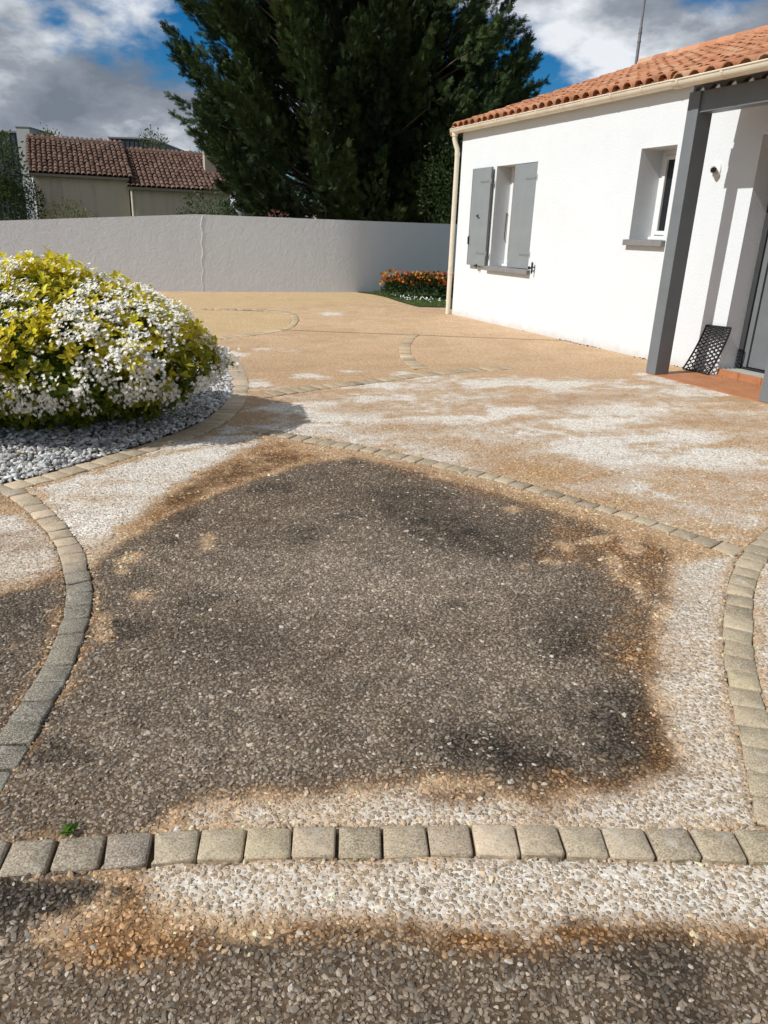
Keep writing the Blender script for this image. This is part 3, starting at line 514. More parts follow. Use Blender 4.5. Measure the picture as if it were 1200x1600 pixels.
def surf_colors(X, Y):
    F, wob, wob2, streak = fields(X, Y)
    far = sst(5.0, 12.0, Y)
    def c(*v): return np.array(v)
    def lerp(a, b, t): return a*(1-t[:,None]) + b*t[:,None]
    n = len(X)
    # cured aggregate, tan
    mat = np.tile(c(0.50, 0.355, 0.22), (n,1)); peb = np.tile(c(0.60, 0.41, 0.245), (n,1))
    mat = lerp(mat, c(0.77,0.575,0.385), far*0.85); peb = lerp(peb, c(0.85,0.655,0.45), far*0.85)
    bl = sst(-0.2, 0.5, wob + 0.5*streak)
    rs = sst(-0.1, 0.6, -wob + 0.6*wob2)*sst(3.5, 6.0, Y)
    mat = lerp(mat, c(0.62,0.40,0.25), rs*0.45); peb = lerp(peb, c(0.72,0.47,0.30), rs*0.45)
    mat = lerp(mat, c(0.48,0.31,0.18), bl*0.45); peb = lerp(peb, c(0.60,0.385,0.22), bl*0.45)
    mat = lerp(mat, c(0.40,0.23,0.105), F['tan']*0.9); peb = lerp(peb, c(0.56,0.335,0.155), F['tan']*0.9)
    mat = lerp(mat, c(0.70,0.54,0.30), F['yellow']*0.8); peb = lerp(peb, c(0.68,0.52,0.28), F['yellow']*0.8)
    F['white'] = np.where(Y > 3.1, sst(0.22, 0.85, F['white'] + 0.22*streak + 0.26*wob2 + 0.15*wob), F['white'])
    w = np.clip(F['white'] * (1 - 0.75*F['tan']) * np.clip(0.92 + 0.35*streak + 0.25*wob2, 0.2, 1.1), 0, 1)
    mat = lerp(mat, np.where((Y < 3.0)[:,None], c(0.76,0.735,0.69), c(0.86,0.835,0.79)), w); peb = lerp(peb, c(0.46,0.385,0.29)*1.0, w*0.85)
    peb = lerp(peb, c(0.80,0.775,0.735), w * sst(2.0, 4.2, Y) * 0.68)
    # moss-and-dirt darkened surface
    d = F['dark']
    md = np.tile(c(0.118,0.084,0.054), (n,1)); pd = np.tile(c(0.250,0.198,0.145), (n,1))
    md = lerp(md, c(0.195,0.156,0.118), F['grey']); pd = lerp(pd, c(0.375,0.312,0.245), F['grey'])
    vd = np.clip(F['vdark']*(np.where(Y < 2.1, 2.1, 1.45) + 1.1*wob + 0.8*wob2), 0, 1); vd = np.maximum(vd, 0.75*sst(0.12, 0.5, wob*0.9 + 0.5*streak + 0.2*wob2))
    md = lerp(md, c(0.016,0.012,0.008), vd*0.95); pd = lerp(pd, c(0.060,0.047,0.033), vd*0.9)
    k = np.clip(wob*0.6 + wob2*0.45 + 0.5, 0, 1)
    md = md * (0.68 + 0.6*k)[:,None]; pd = pd * (0.72 + 0.55*k)[:,None]
    mat = lerp(mat, md, d); peb = lerp(peb, pd, d)
    edge = 4*d*(1-d)*np.clip(0.9+0.9*wob, 0.2, 1)                                       # iron-brown rim of the dirt
    b = np.clip(np.maximum(F['brown']*np.clip(0.72+0.7*wob+0.8*wob2, 0.05, 1), edge*0.42), 0, 1)
    mat = lerp(mat, c(0.175,0.078,0.022), b*0.92); peb = lerp(peb, c(0.40,0.215,0.080), b*0.88)
    vb = F['vbrown']*np.clip(0.7+0.8*wob2, 0, 1)
    mat = lerp(mat, c(0.045,0.024,0.010), vb); peb = lerp(peb, c(0.13,0.075,0.032), vb)
    fr = np.clip(F['fresh']*(0.95+0.7*wob2), 0, 1)
    mat = lerp(mat, c(0.50,0.33,0.19), fr*0.9); peb = lerp(peb, c(0.64,0.45,0.28), fr*0.9)
    return np.clip(mat, 0.004, 0.9), np.clip(peb, 0.004, 0.9), F

# ------------------------------------------------------------------ driveway slab: one sheet, finer where it is near
def axis(parts):
    out = []
    for a, b, st in parts: out += list(np.arange(a, b - st*0.3, st))
    return np.array(out)
xs = axis([(-9.5,-3.2,0.14), (-3.2,-2.0,0.05), (-2.0,2.6,0.022), (2.6,4.4,0.06), (4.4,9.0,0.18)])
ys = axis([(-2.0,0.6,0.10), (0.6,4.6,0.022), (4.6,8.5,0.035), (8.5,13.0,0.07), (13.0,21.0,0.15)])
gx, gy = np.meshgrid(xs, ys, indexing='xy')
X = gx.ravel(); Y = gy.ravel()
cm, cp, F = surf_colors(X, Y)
Z = (fbm(X*1.1, Y*1.1, 5, 3) - 0.5) * 0.006
for k, poly in STRIP_POLY.items():
    P = np.array(poly)
    sel = (X > P[:,0].min()) & (X < P[:,0].max()) & (Y > P[:,1].min()) & (Y < P[:,1].max())
    if sel.any():
        s_ = sdf(poly, X[sel], Y[sel])
        Z[sel] -= 0.020 * sst(0.0, 0.012, s_)
        jd = sst(0.0, 0.02, s_)[:, None] * (0.9 if k in ('front','left_curve','diagonal','right_curve') else 0.35)
        cm[sel] = cm[sel]*(1-jd) + np.array([0.05,0.04,0.03])*jd
        cp[sel] = cp[sel]*(1-jd) + np.array([0.06,0.05,0.037])*jd
s_ = sdf(BED + [(-6.0, 9.3), (-6.0, 3.4)], X, Y)
Z -= 0.03 * sst(0.0, 0.04, s_)
nx, ny = len(xs), len(ys)
idx = np.arange(nx*ny).reshape(ny, nx)
quads = np.stack([idx[:-1,:-1], idx[:-1,1:], idx[1:,1:], idx[1:,:-1]], -1).reshape(-1, 4)
# leave the slab out under the lawn beyond the house
LAWN = [(-0.45,17.46), (-0.16,16.86), (0.18,15.72), (0.52,14.78), (1.09,14.84), (1.30,13.72), (9.0,17.1), (9.0,25), (2.6,20.9), (-0.82,17.86)]
cen = np.stack([X[quads].mean(1), Y[quads].mean(1)], -1)
keep = sdf(LAWN, cen[:,0], cen[:,1]) < 0.05
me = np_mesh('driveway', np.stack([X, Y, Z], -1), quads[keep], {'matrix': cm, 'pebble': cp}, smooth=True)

def slab_material():
    t = NT('exposed_aggregate'); c = t.coord()
    warp = t.n('ShaderNodeTexNoise'); warp.inputs['Scale'].default_value = 90; t.l(c, warp.inputs['Vector'])
    wv = t.n('ShaderNodeVectorMath', operation='MULTIPLY_ADD')
    t.l(warp.outputs['Color'], wv.inputs[0]); wv.inputs[1].default_value = (0.006,)*3; t.l(c, wv.inputs[2])
    vo = t.n('ShaderNodeTexVoronoi', feature='F1'); vo.inputs['Scale'].default_value = 88; vo.inputs['Randomness'].default_value = 0.95
    t.l(wv.outputs[0], vo.inputs['Vector'])
    rnd = t.n('ShaderNodeSeparateColor'); t.l(vo.outputs['Color'], rnd.inputs[0])
    mask = t.rng(vo.outputs['Distance'], 0.36, 0.52, 1, 0, True)
    mask = t.math('MULTIPLY', mask, t.rng(rnd.outputs['Green'], 0.05, 0.25, 0.35, 1))
    cmx = t.attr('matrix'); cpb = t.attr('pebble')
    bright = t.rng(rnd.outputs['Red'], 0, 1, 0.58, 1.45)
    pb = t.n('ShaderNodeVectorMath', operation='SCALE'); t.l(cpb, pb.inputs[0]); t.l(bright, pb.inputs['Scale'])
    fine = t.noise(c, 160, 4, 0.6)
    mm = t.n('ShaderNodeVectorMath', operation='SCALE'); t.l(cmx, mm.inputs[0]); t.l(t.rng(fine, 0.3, 0.7, 0.72, 1.25), mm.inputs['Scale'])
    base = t.mix(mask, mm.outputs[0], pb.outputs[0])
    sw = t.noise(c, 2.3, 5, 0.6); base = t.mix(1.0, base, t.mix(t.rng(sw, 0.25, 0.75, 0, 1), (0.88,0.87,0.85), (1.0,1.0,1.0)), 'MULTIPLY')
    gr = t.noise(c, 21, 6, 0.75); base = t.mix(1.0, base, t.mix(t.rng(gr, 0.30, 0.70, 0, 1), (0.76,0.70,0.62), (1.12,1.12,1.12)), 'MULTIPLY')
    g2 = t.noise(c, 58, 3, 0.7); base = t.mix(1.0, base, t.mix(t.rng(g2, 0.34, 0.66, 0, 1), (0.70,0.66,0.60), (1.30,1.30,1.30)), 'MULTIPLY')
    h = t.math('ADD', t.math('MULTIPLY', mask, 1.0), t.math('MULTIPLY', fine, 0.35))
    nrm = t.bump(h, 0.85, 0.005)
    return t.fin(base, t.rng(mask, 0, 1, 0.9, 0.62), nrm, 0.3)
SLAB = slab_material()
driveway = link('driveway', me, None, SLAB); tag(driveway, kind='structure')

# ground under and beyond everything, to the horizon
def earth_material():
    t = NT('earth_and_grass'); c = t.coord()
    n1 = t.noise(c, 0.4, 6, 0.6); n2 = t.noise(c, 12, 5)
    base = t.mix(t.rng(n1, 0.35, 0.65, 0, 1), (0.045,0.065,0.022), (0.075,0.085,0.035))
    base = t.mix(t.rng(n2, 0.4, 0.75, 0, 0.6), base, (0.06,0.045,0.03))
    return t.fin(base, 0.95, t.bump(n2, 0.8, 0.03), 0.1)
EARTH = earth_material()
g = 1200
tag(MB().add([(-g,-g,-0.06),(g,-g,-0.06),(g,g,-0.06),(-g,g,-0.06)], [(0,1,2,3)]).build('ground', EARTH), kind='structure')
lawn_me = MB().add([(x, y, 0.012) for x, y in LAWN], [tuple(range(len(LAWN)))]).mesh('lawn')
tag(link('lawn', lawn_me, None, EARTH), kind='structure')

# ------------------------------------------------------------------ loose stuff on points (real pebbles)
def angular(seed, flat, sub=1, jag=0.22):
    r = random.Random(seed); bm = bmesh.new(); bmesh.ops.create_icosphere(bm, subdivisions=sub, radius=0.5)
    ax = Vector((r.uniform(0.8,1.25), r.uniform(0.65,0.95), flat))
    for v in bm.verts:
        k = 1 + r.uniform(-jag, jag); v.co = Vector((v.co.x*ax.x*k, v.co.y*ax.y*k, v.co.z*ax.z*(1 + r.uniform(-jag, jag)*0.6)))
    m_ = bpy.data.meshes.new('pebble_shape'); bm.to_mesh(m_); bm.free(); return m_

def stone_mat(name, rough=0.55, spec=0.35, var=1.0):
    t = NT(name); a = t.attr('col', 'INSTANCER')
    c = t.coord()
    g_ = t.n('ShaderNodeNewGeometry').outputs['Position']
    base = t.mix(t.rng(t.noise(g_, 240, 3), 0.35, 0.75, 0, 0.4), a, (0.02,0.018,0.015))
    return t.fin(base, rough, t.bump(t.noise(g_, 500, 2), 0.3, 0.0006), spec)

def scatter_stones(name, pts, rot, scl, col, mat, shapes):
    me = bpy.data.meshes.new(name)
    n = len(pts)
    me.vertices.add(n); me.vertices.foreach_set('co', np.asarray(pts, np.float32).ravel())
    a = me.attributes.new('rot', 'FLOAT_VECTOR', 'POINT'); a.data.foreach_set('vector', np.asarray(rot, np.float32).ravel())
    a = me.attributes.new('scl', 'FLOAT_VECTOR', 'POINT'); a.data.foreach_set('vector', np.asarray(scl, np.float32).ravel())
    a = me.attributes.new('col', 'FLOAT_COLOR', 'POINT')
    a.data.foreach_set('color', np.hstack([col, np.ones((n,1))]).astype(np.float32).ravel())
    o = link(name, me)
    pc = bpy.data.collections.new(name + '_shapes')
    for s_ in shapes:
        s_.materials.append(mat); pc.objects.link(bpy.data.objects.new('pebble_shape', s_))
    ng = bpy.data.node_groups.new(name + '_nodes', 'GeometryNodeTree')
    ng.interface.new_socket('Geometry', in_out='INPUT', socket_type='NodeSocketGeometry')
    ng.interface.new_socket('Geometry', in_out='OUTPUT', socket_type='NodeSocketGeometry')
    N = ng.nodes.new
    gi, go, ip, ci = N('NodeGroupInput'), N('NodeGroupOutput'), N('GeometryNodeInstanceOnPoints'), N('GeometryNodeCollectionInfo')
    ci.inputs['Collection'].default_value = pc; ci.inputs['Separate Children'].default_value = True; ci.inputs['Reset Children'].default_value = True
    ip.inputs['Pick Instance'].default_value = True
    ar, asx = N('GeometryNodeInputNamedAttribute'), N('GeometryNodeInputNamedAttribute')
    ar.data_type = 'FLOAT_VECTOR'; ar.inputs['Name'].default_value = 'rot'
    asx.data_type = 'FLOAT_VECTOR'; asx.inputs['Name'].default_value = 'scl'
    er = N('FunctionNodeEulerToRotation')
    L = ng.links.new
    L(gi.outputs[0], ip.inputs['Points']); L(ci.outputs[0], ip.inputs['Instance'])
    L(ar.outputs['Attribute'], er.inputs[0]); L(er.outputs[0], ip.inputs['Rotation']); L(asx.outputs['Attribute'], ip.inputs['Scale'])
    L(ip.outputs[0], go.inputs[0])
    md = o.modifiers.new('stones', 'NODES'); md.node_group = ng
    return o

def jitter_grid(x0, x1, y0, y1, step, jit=0.42):
    a, b = np.meshgrid(np.arange(x0, x1, step), np.arange(y0, y1, step*0.9), indexing='xy')
    a[1::2] += step*0.5
    p = np.stack([a.ravel(), b.ravel()], -1); p += (rng.random(p.shape)-0.5)*2*jit*step
    return p

P1 = jitter_grid(-2.6, 2.6, 0.62, 3.0, 0.0116); P2 = jitter_grid(-2.9, 2.9, 3.0, 5.4, 0.0165)
P_ = np.vstack([P1, P2]); px, py = P_[:,0], P_[:,1]
keep = (np.abs(px) < 0.30 + 0.62*py) & (px > -0.35 - 0.55*py)
for k, poly in STRIP_POLY.items(): keep &= sdf(poly, px, py) < -0.002
keep &= sdf(BED + [(-6.0, 9.3), (-6.0, 3.4)], px, py) < 0
P_ = P_[keep]; px, py = P_[:,0], P_[:,1]; n = len(P_)
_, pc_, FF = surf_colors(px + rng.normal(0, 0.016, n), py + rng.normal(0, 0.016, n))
br = np.exp(rng.normal(-0.04, 0.30, n)); br[rng.random(n) < 0.03] *= 1.8
hue = 1 + (rng.random((n,1))-0.5)*np.array([[0.09,0.01,-0.09]])
light = rng.random(n) < 0.045*(1 - 0.5*FF['white'])  # random pale chips, in part sunlit facets put into the stone colour
col = np.clip(pc_*br[:,None]*hue, 0.008, 0.75); col[light] = np.array([0.60,0.535,0.44])*rng.uniform(0.6,1.05,(light.sum(),1))
size = np.clip(np.exp(rng.normal(math.log(0.0103), 0.25, n)), 0.006, 0.019)
fade = np.where(py > 3.0, 1.15, 1.0)
scl = np.stack([size*fade*rng.uniform(1.05,1.55,n), size*fade*rng.uniform(0.92,1.30,n), size*rng.uniform(0.8,1.25,n)], -1)
zz = (fbm(px*1.1, py*1.1, 5, 3) - 0.5)*0.006
zz += -0.0017 - 0.0009*FF['white']*(1-FF['dark']) + 0.0004*FF['dark'] + rng.normal(0, 0.0006, n)
rot = np.stack([rng.normal(0,0.32,n), rng.normal(0,0.32,n), rng.random(n)*6.283], -1)
tag(scatter_stones('aggregate_pebbles', np.stack([px,py,zz],-1), rot, scl, col, stone_mat('aggregate_stone', 0.5, 0.4), [angular(s, 0.50) for s in range(8)]), 
    'small tan and grey stones of the washed concrete set tightly over the near driveway', 'pebbles', kind='stuff')

# ------------------------------------------------------------------ paver borders
def paver_mesh(seed):
    """tumbled block, unit size in x and y, 7 cm deep: cut corners, worn top edge"""
    r = random.Random(seed); c = 0.065
    ring = [(-.5+c,-.5),(.5-c,-.5),(.5,-.5+c),(.5,.5-c),(.5-c,.5),(-.5+c,.5),(-.5,.5-c),(-.5,-.5+c)]
    ring = [(x + r.uniform(-.026,.026), y + r.uniform(-.026,.026)) for x, y in ring]
    if r.random() < 0.4: q_ = r.randrange(8); ring[q_] = (ring[q_][0]*0.86, ring[q_][1]*0.86)
    tilt = (r.uniform(-.003,.003), r.uniform(-.003,.003))
    def zt(x, y, z): return z + x*tilt[0] + y*tilt[1]
    vs = [(x*.98, y*.98, -0.06) for x, y in ring] + [(x, y, zt(x,y,-0.005)) for x, y in ring]
    vs += [(x*.972, y*.972, zt(x,y,-0.0012) + r.uniform(-.001,.0005)) for x, y in ring]
    vs += [(x*.91, y*.91, zt(x,y,0.0008) + r.uniform(-.0008,.0008)) for x, y in ring] + [(0,0,0.001 + r.uniform(-.0008,.0008))]
    fs = []
    for a in range(3):
        for k in range(8): fs.append((a*8+k, a*8+(k+1)%8, (a+1)*8+(k+1)%8, (a+1)*8+k))
    fs += [(24+k, 24+(k+1)%8, 32) for k in range(8)]
    m_ = bpy.data.meshes.new('paver'); m_.from_pydata(vs, [], fs); m_.update(); m_.shade_smooth()
    try: m_.set_sharp_from_angle(angle=math.radians(22))
    except Exception: pass
    return m_
def paver_material():
    t = NT('tumbled_paver'); oi = t.n('ShaderNodeObjectInfo')
    g_ = t.n('ShaderNodeNewGeometry').outputs['Position']
    base = oi.outputs['Color']
    n1 = t.noise(g_, 34, 6, 0.68); n2 = t.noise(g_, 210, 5, 0.75); n3 = t.noise(g_, 9, 5, 0.6)
    base = t.mix(t.rng(n1, 0.42, 0.72, 0, 0.42), base, (0.12,0.10,0.075))
    base = t.mix(t.rng(n2, 0.48, 0.62, 0, 0.7), base, (0.66,0.59,0.47))
    base = t.mix(t.rng(n2, 0.46, 0.32, 0, 0.75), base, (0.06,0.052,0.04))
    base = t.mix(t.rng(n3, 0.60, 0.72, 0, 0.5, True), base, (0.60,0.58,0.54))
    return t.fin(base, 0.85, t.bump(t.math('ADD', n2, n1), 0.7, 0.003), 0.2)
PAVER = paver_material()
PV = [paver_mesh(s) for s in range(10)]
for m_ in PV: m_.materials.append(PAVER)

def resample(pl, n):
    pl = np.array(pl, float); s_ = np.r_[0, np.cumsum(np.linalg.norm(np.diff(pl, axis=0), axis=1))]
    t_ = np.linspace(0, s_[-1], n); return np.stack([np.interp(t_, s_, pl[:,0]), np.interp(t_, s_, pl[:,1])], -1)
def smooth_line(p, it=3):
    p = p.copy()
    for _ in range(it): p[1:-1] = 0.25*p[:-2] + 0.5*p[1:-1] + 0.25*p[2:]
    return p
mortar = paint_mat('sandy_joint_mortar', (0.10, 0.08, 0.055), 0.95, 0.3, 30, 120, 0.004, 0.1)

def paver_row(name, pitch, width=None, gap=0.007, z=0.006, tone=None, sm=2, bed_z=-0.009):
    l, r = STRIPS[name]
    L_, R_ = smooth_line(resample(l, 60), sm), smooth_line(resample(r, 60), sm)
    ctr = (L_ + R_)/2; s_ = np.r_[0, np.cumsum(np.linalg.norm(np.diff(ctr, axis=0), axis=1))]
    n = max(1, int(round(s_[-1]/pitch)))
    root_me = np_mesh('paver_border', np.vstack([np.c_[L_, np.full(60, bed_z)], np.c_[R_, np.full(60, bed_z)]]),
                      np.array([(i, i+1, 60+i+1, 60+i) for i in range(59)]))
    root = link('paver_border', root_me, None, mortar); tag(root, kind='structure')
    for i in range(n):
        t_ = s_[-1]*(i + 0.5)/n
        def at(a, q): return np.array([np.interp(q, s_, a[:,0]), np.interp(q, s_, a[:,1])])
        cl, cr = at(L_, t_), at(R_, t_); c_ = (cl + cr)/2
        w = np.linalg.norm(cl - cr) if width is None else width
        d0, d1 = at(ctr, max(0, t_-pitch/2)), at(ctr, min(s_[-1], t_+pitch/2))
        ang = math.atan2(d1[1]-d0[1], d1[0]-d0[0]) + random.gauss(0, 0.012)
        o = bpy.data.objects.new('paver', random.choice(PV)); COL.objects.link(o); o.parent = root
        o.location = (c_[0] + random.gauss(0,.0014), c_[1] + random.gauss(0,.0014), z + random.gauss(0, 0.0012))
        o.rotation_euler = (random.gauss(0,.012), random.gauss(0,.012), ang + random.choice((0, math.pi)))
        o.scale = (s_[-1]/n - gap*random.uniform(0.7,1.4), max(0.04, w - 0.004 + random.gauss(0, .0015)), 1)
        base = np.array(tone(c_[0], c_[1]) if tone else (0.34,0.28,0.19)); k = math.exp(random.gauss(0, 0.16))
        o.color = (*np.clip(base*k*np.array([1, 1+random.gauss(0,.012), 1+random.gauss(0,.03)]), 0, 1), 1)
    return root

def tone_left(x, y):
    t_ = float(sst(2.55, 2.95, np.array([y]))[0]); return np.array([0.175,0.158,0.125])*(1-t_) + np.array([0.46,0.355,0.24])*t_
def tone_front(x, y):
    t_ = float(sst(-0.55, -0.30, np.array([x]))[0]); return np.array([0.32,0.262,0.185])*(1-t_) + np.array([0.47,0.375,0.25])*t_
paver_row('front', 0.106, None, 0.006, 0.006, tone_front, bed_z=-0.014)
paver_row('left_curve', 0.100, None, 0.005, 0.005, tone_left)
paver_row('right_curve', 0.104, None, 0.0035, 0.0035, lambda x, y: (0.41,0.325,0.21))
paver_row('diagonal', 0.109, None, 0.0045, 0.002, lambda x, y: (0.40,0.31,0.20))
paver_row('bed', 0.112, None, 0.004, 0.003, lambda x, y: (0.48,0.375,0.25))
paver_row('upper_row', 0.125, None, 0.004, 0.005, lambda x, y: (0.41,0.30,0.18))
paver_row('upper_curve', 0.12, None, 0.004, 0.005, lambda x, y: (0.46,0.33,0.195))
paver_row('far_curve', 0.13, None, 0.004, 0.005, lambda x, y: (0.53,0.395,0.215))

# saw-cut joint across the drive
jl = MB()
for (a, b) in (((-1.6,10.62), (1.9,10.50)), ((1.9,10.50), (2.9,10.55))):
    jl.add([(a[0],a[1]-.012,.006),(b[0],b[1]-.012,.006),(b[0],b[1]+.012,.006),(a[0],a[1]+.012,.006)], [(0,1,2,3)])
tag(jl.build('expansion_joint', paint_mat('joint_filler', (0.20,0.13,0.07), 0.9), driveway))
# ------------------------------------------------------------------ gravel bed
bed_poly = BED + [(-6.0, 9.3), (-6.0, 3.4)]
bed_me = MB().add([(x, y, -0.012) for x, y in bed_poly], [tuple(range(len(bed_poly)))]).mesh('gravel_bed')
tag(link('gravel_bed', bed_me, None, paint_mat('dark_bed_soil', (0.06,0.055,0.05), 0.95, 0.3, 20, 90, 0.004)), kind='structure')
pts = np.vstack([jitter_grid(-4.6, -0.9, 3.2, 9.3, 0.029, 0.45) for _ in range(2)])
layer = np.r_[np.zeros(len(pts)//2), np.ones(len(pts) - len(pts)//2)]
k_ = sdf(bed_poly, pts[:,0], pts[:,1]); kk = (k_ > 0.015) & ((layer == 0) | (rng.random(len(pts)) < 0.75)); pts = pts[kk]; layer = layer[kk]; k_ = k_[kk]; n = len(pts)
size = np.clip(np.exp(rng.normal(math.log(0.030), 0.25, n)), 0.017, 0.05)
zz = 0.004 + layer*0.013*sst(0.0, 0.1, k_) + 0.05*sst(0.1, 1.2, k_) + rng.normal(0, 0.003, n)
rot = np.stack([rng.normal(0,0.45,n), rng.normal(0,0.45,n), rng.random(n)*6.283], -1)
scl = np.stack([size*rng.uniform(1,1.4,n), size*rng.uniform(.8,1.1,n), size*rng.uniform(.7,1.1,n)], -1)
shade = np.clip(rng.normal(0.54, 0.22, n), 0.12, 0.88)[:,None]
col = np.clip(shade*np.array([1.02,1.0,0.965])*(1+(rng.random((n,3))-.5)*0.08), 0, 0.85)
w_ = rng.random(n) < 0.06; col[w_] = col[w_]*np.array([1.05,0.88,0.70])
tag(scatter_stones('white_gravel', np.c_[pts, zz], rot, scl, col, stone_mat('white_gravel_stone', 0.75, 0.25), [angular(40+s, 0.55, 2, 0.10) for s in range(6)]),
    'white and grey stone chips around the flowering bush', 'gravel', kind='stuff')

# ------------------------------------------------------------------ foliage tools (numpy)
def frames(d, up_rand=True):
    """orthonormal frames with first axis d (N,3)"""
    d = d/np.linalg.norm(d, axis=1, keepdims=True)
    r = rng.normal(size=d.shape); r -= d*(r*d).sum(1, keepdims=True); r /= np.linalg.norm(r, axis=1, keepdims=True)
    return d, r, np.cross(d, r)
def place(template, org, ax, ay, az, scale):
    """template (V,3) -> (N,V,3)"""
    t_ = template[None,:,:]*scale[:,None,None] if scale.ndim == 1 else template[None,:,:]*scale[:,None,:]
    return org[:,None,:] + t_[...,0:1]*ax[:,None,:] + t_[...,1:2]*ay[:,None,:] + t_[...,2:3]*az[:,None,:]
def stack(pts_, faces_):
    N_, V_ = pts_.shape[:2]
    return pts_.reshape(-1,3), (faces_[None] + (np.arange(N_)*V_)[:,None,None]).reshape(-1, faces_.shape[1])
LEAF_V = np.array([(0,0,0),(0.35,-0.20,0.05),(0.75,-0.19,0.03),(1,0,-0.06),(0.75,0.19,0.03),(0.35,0.20,0.05),(0.5,0,-0.03)])
LEAF_F = np.array([(0,1,6),(1,2,6),(2,3,6),(3,4,6),(4,5,6),(5,0,6)])
DIA_V = np.array([(0,0,0),(0.5,-0.22,0.06),(1,0,0),(0.5,0.22,0.06)]); DIA_F = np.array([(0,1,2),(0,2,3)])

def sphere_dirs(n, zmin=-0.3):
    z = rng.uniform(zmin, 1, n); a = rng.random(n)*6.283; r_ = np.sqrt(1-z*z)
    return np.stack([r_*np.cos(a), r_*np.sin(a), z], -1)

# ------------------------------------------------------------------ flowering bush
BC = np.array([-2.43, 5.14, 0.48]); BR = np.array([1.10, 0.92, 0.58])
def bush_surface(n, zmin, lo, hi):
    d = sphere_dirs(n, zmin)
    ang = np.arctan2(d[:,1], d[:,0])
    lump = 1 + 0.20*(fbm(d[:,0]*2.6+5, d[:,1]*2.6+d[:,2]*2.1, 1, 3)-0.5)*2 + 0.06*np.sin(3*ang+1)
    hz = np.sqrt(d[:,0]**2 + d[:,1]**2); rad = rng.uniform(lo, hi, n)*lump/(hz**1.6 + np.abs(d[:,2])**1.6)**(1/1.6)
    p = BC + d*BR*rad[:,None]
    tp = 1 - 0.22*np.clip((0.42 - p[:,2])/0.42, 0, 1); p[:,0] = BC[0] + (p[:,0]-BC[0])*tp; p[:,1] = BC[1] + (p[:,1]-BC[1])*tp
    nrm = d/BR; nrm /= np.linalg.norm(nrm, axis=1, keepdims=True)
    p[:,2] += 0.14*np.exp(-(((p[:,0]+2.36)/0.22)**2 + ((p[:,1]-5.35)/0.35)**2))*(d[:,2] > 0.3)
    return p, nrm, d
n = 5600
p, nr, d = bush_surface(n, -0.82, 0.74, 1.04)
q_ = rng.random(n) < 0.07; p[q_] += nr[q_]*rng.uniform(0.01, 0.055, (q_.sum(),1)) + np.array([0,0,0.02])
ok = p[:,2] > 0.05; p, nr, d = p[ok], nr[ok], d[ok]; n = len(p)
ax = nr + np.array([0,0,0.45]) + rng.normal(0,0.35,(n,3)); low = p[:,2] < 0.35
ax[low] += np.array([0,0,-0.35])
ax, ay, az = frames(ax)
V, Fc, C_ = [], [], []; off = 0
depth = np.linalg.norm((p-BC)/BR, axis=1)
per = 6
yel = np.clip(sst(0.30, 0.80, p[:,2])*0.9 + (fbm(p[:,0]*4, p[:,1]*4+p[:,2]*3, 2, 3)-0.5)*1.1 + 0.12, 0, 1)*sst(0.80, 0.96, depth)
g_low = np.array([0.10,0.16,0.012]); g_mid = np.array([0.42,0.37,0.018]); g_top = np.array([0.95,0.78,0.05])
for q in range(per):
    th = 2*math.pi*q/per + rng.normal(0,0.35,n); opn = rng.uniform(0.75, 1.35, n)
    rd = ay*np.cos(th)[:,None] + az*np.sin(th)[:,None]
    la = ax*np.cos(opn)[:,None] + rd*np.sin(opn)[:,None]
    ly = np.cross(ax, rd); lz = np.cross(la, ly)
    sc = rng.uniform(0.038, 0.070, n)
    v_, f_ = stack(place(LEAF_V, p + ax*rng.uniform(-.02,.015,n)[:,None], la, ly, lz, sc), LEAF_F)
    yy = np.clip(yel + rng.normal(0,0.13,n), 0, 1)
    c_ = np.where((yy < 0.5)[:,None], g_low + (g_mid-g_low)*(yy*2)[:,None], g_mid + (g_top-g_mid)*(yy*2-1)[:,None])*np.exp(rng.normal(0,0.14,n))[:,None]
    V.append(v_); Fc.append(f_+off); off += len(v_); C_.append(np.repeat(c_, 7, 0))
bush = empty('flowering_bush', (BC[0], BC[1], 0))
tag(bush, 'round bush of yellow-green leaves covered in white blossom, standing on white gravel', 'bush')
def local(v, base): return v - np.array([base[0], base[1], 0 if len(base) < 3 else base[2]])
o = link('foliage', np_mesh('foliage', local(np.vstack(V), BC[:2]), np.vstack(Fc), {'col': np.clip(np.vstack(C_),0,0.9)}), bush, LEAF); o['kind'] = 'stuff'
# blossom: heads of small white stars
n = 1900
p, nr, d = bush_surface(n, -0.45, 0.99, 1.05)
sel = fbm(d[:,0]*5.0+2, d[:,2]*5.0-d[:,1]*4.0+7, 4, 3) + 0.06*d[:,0] - 0.04*d[:,2] + rng.normal(0,0.04,n) > 0.50
p, nr = p[sel], nr[sel]; n = len(p)
V, Fc, C_ = [], [], []; off = 0
hs = rng.uniform(0.6, 1.25, n)[:,None]
for q in range(15):
    j_ = rng.normal(0, 0.030, (n,3))*hs; j_ -= nr*((j_*nr).sum(1, keepdims=True))*0.75
    c0 = p + j_ + nr*rng.uniform(0.012, 0.032, n)[:,None]
    fx, fy, fz = frames(nr*0.7 + rng.normal(0,0.35,(n,3)) + np.array([-0.55,-0.35,0.6]))
    for k in range(5):
        th = 2*math.pi*k/5; la = fy*math.cos(th) + fz*math.sin(th) + fx*0.25; ly = -fy*math.sin(th) + fz*math.cos(th); lz = np.cross(la, ly)
        v_, f_ = stack(place(DIA_V*np.array([1,1.25,1]), c0, la, ly, lz, rng.uniform(0.011,0.016,n)), DIA_F)
        V.append(v_); Fc.append(f_+off); off += len(v_)
        c_ = np.array([0.93,0.905,0.82])*rng.uniform(0.92,1.0,(n,1)); C_.append(np.repeat(c_, 4, 0))
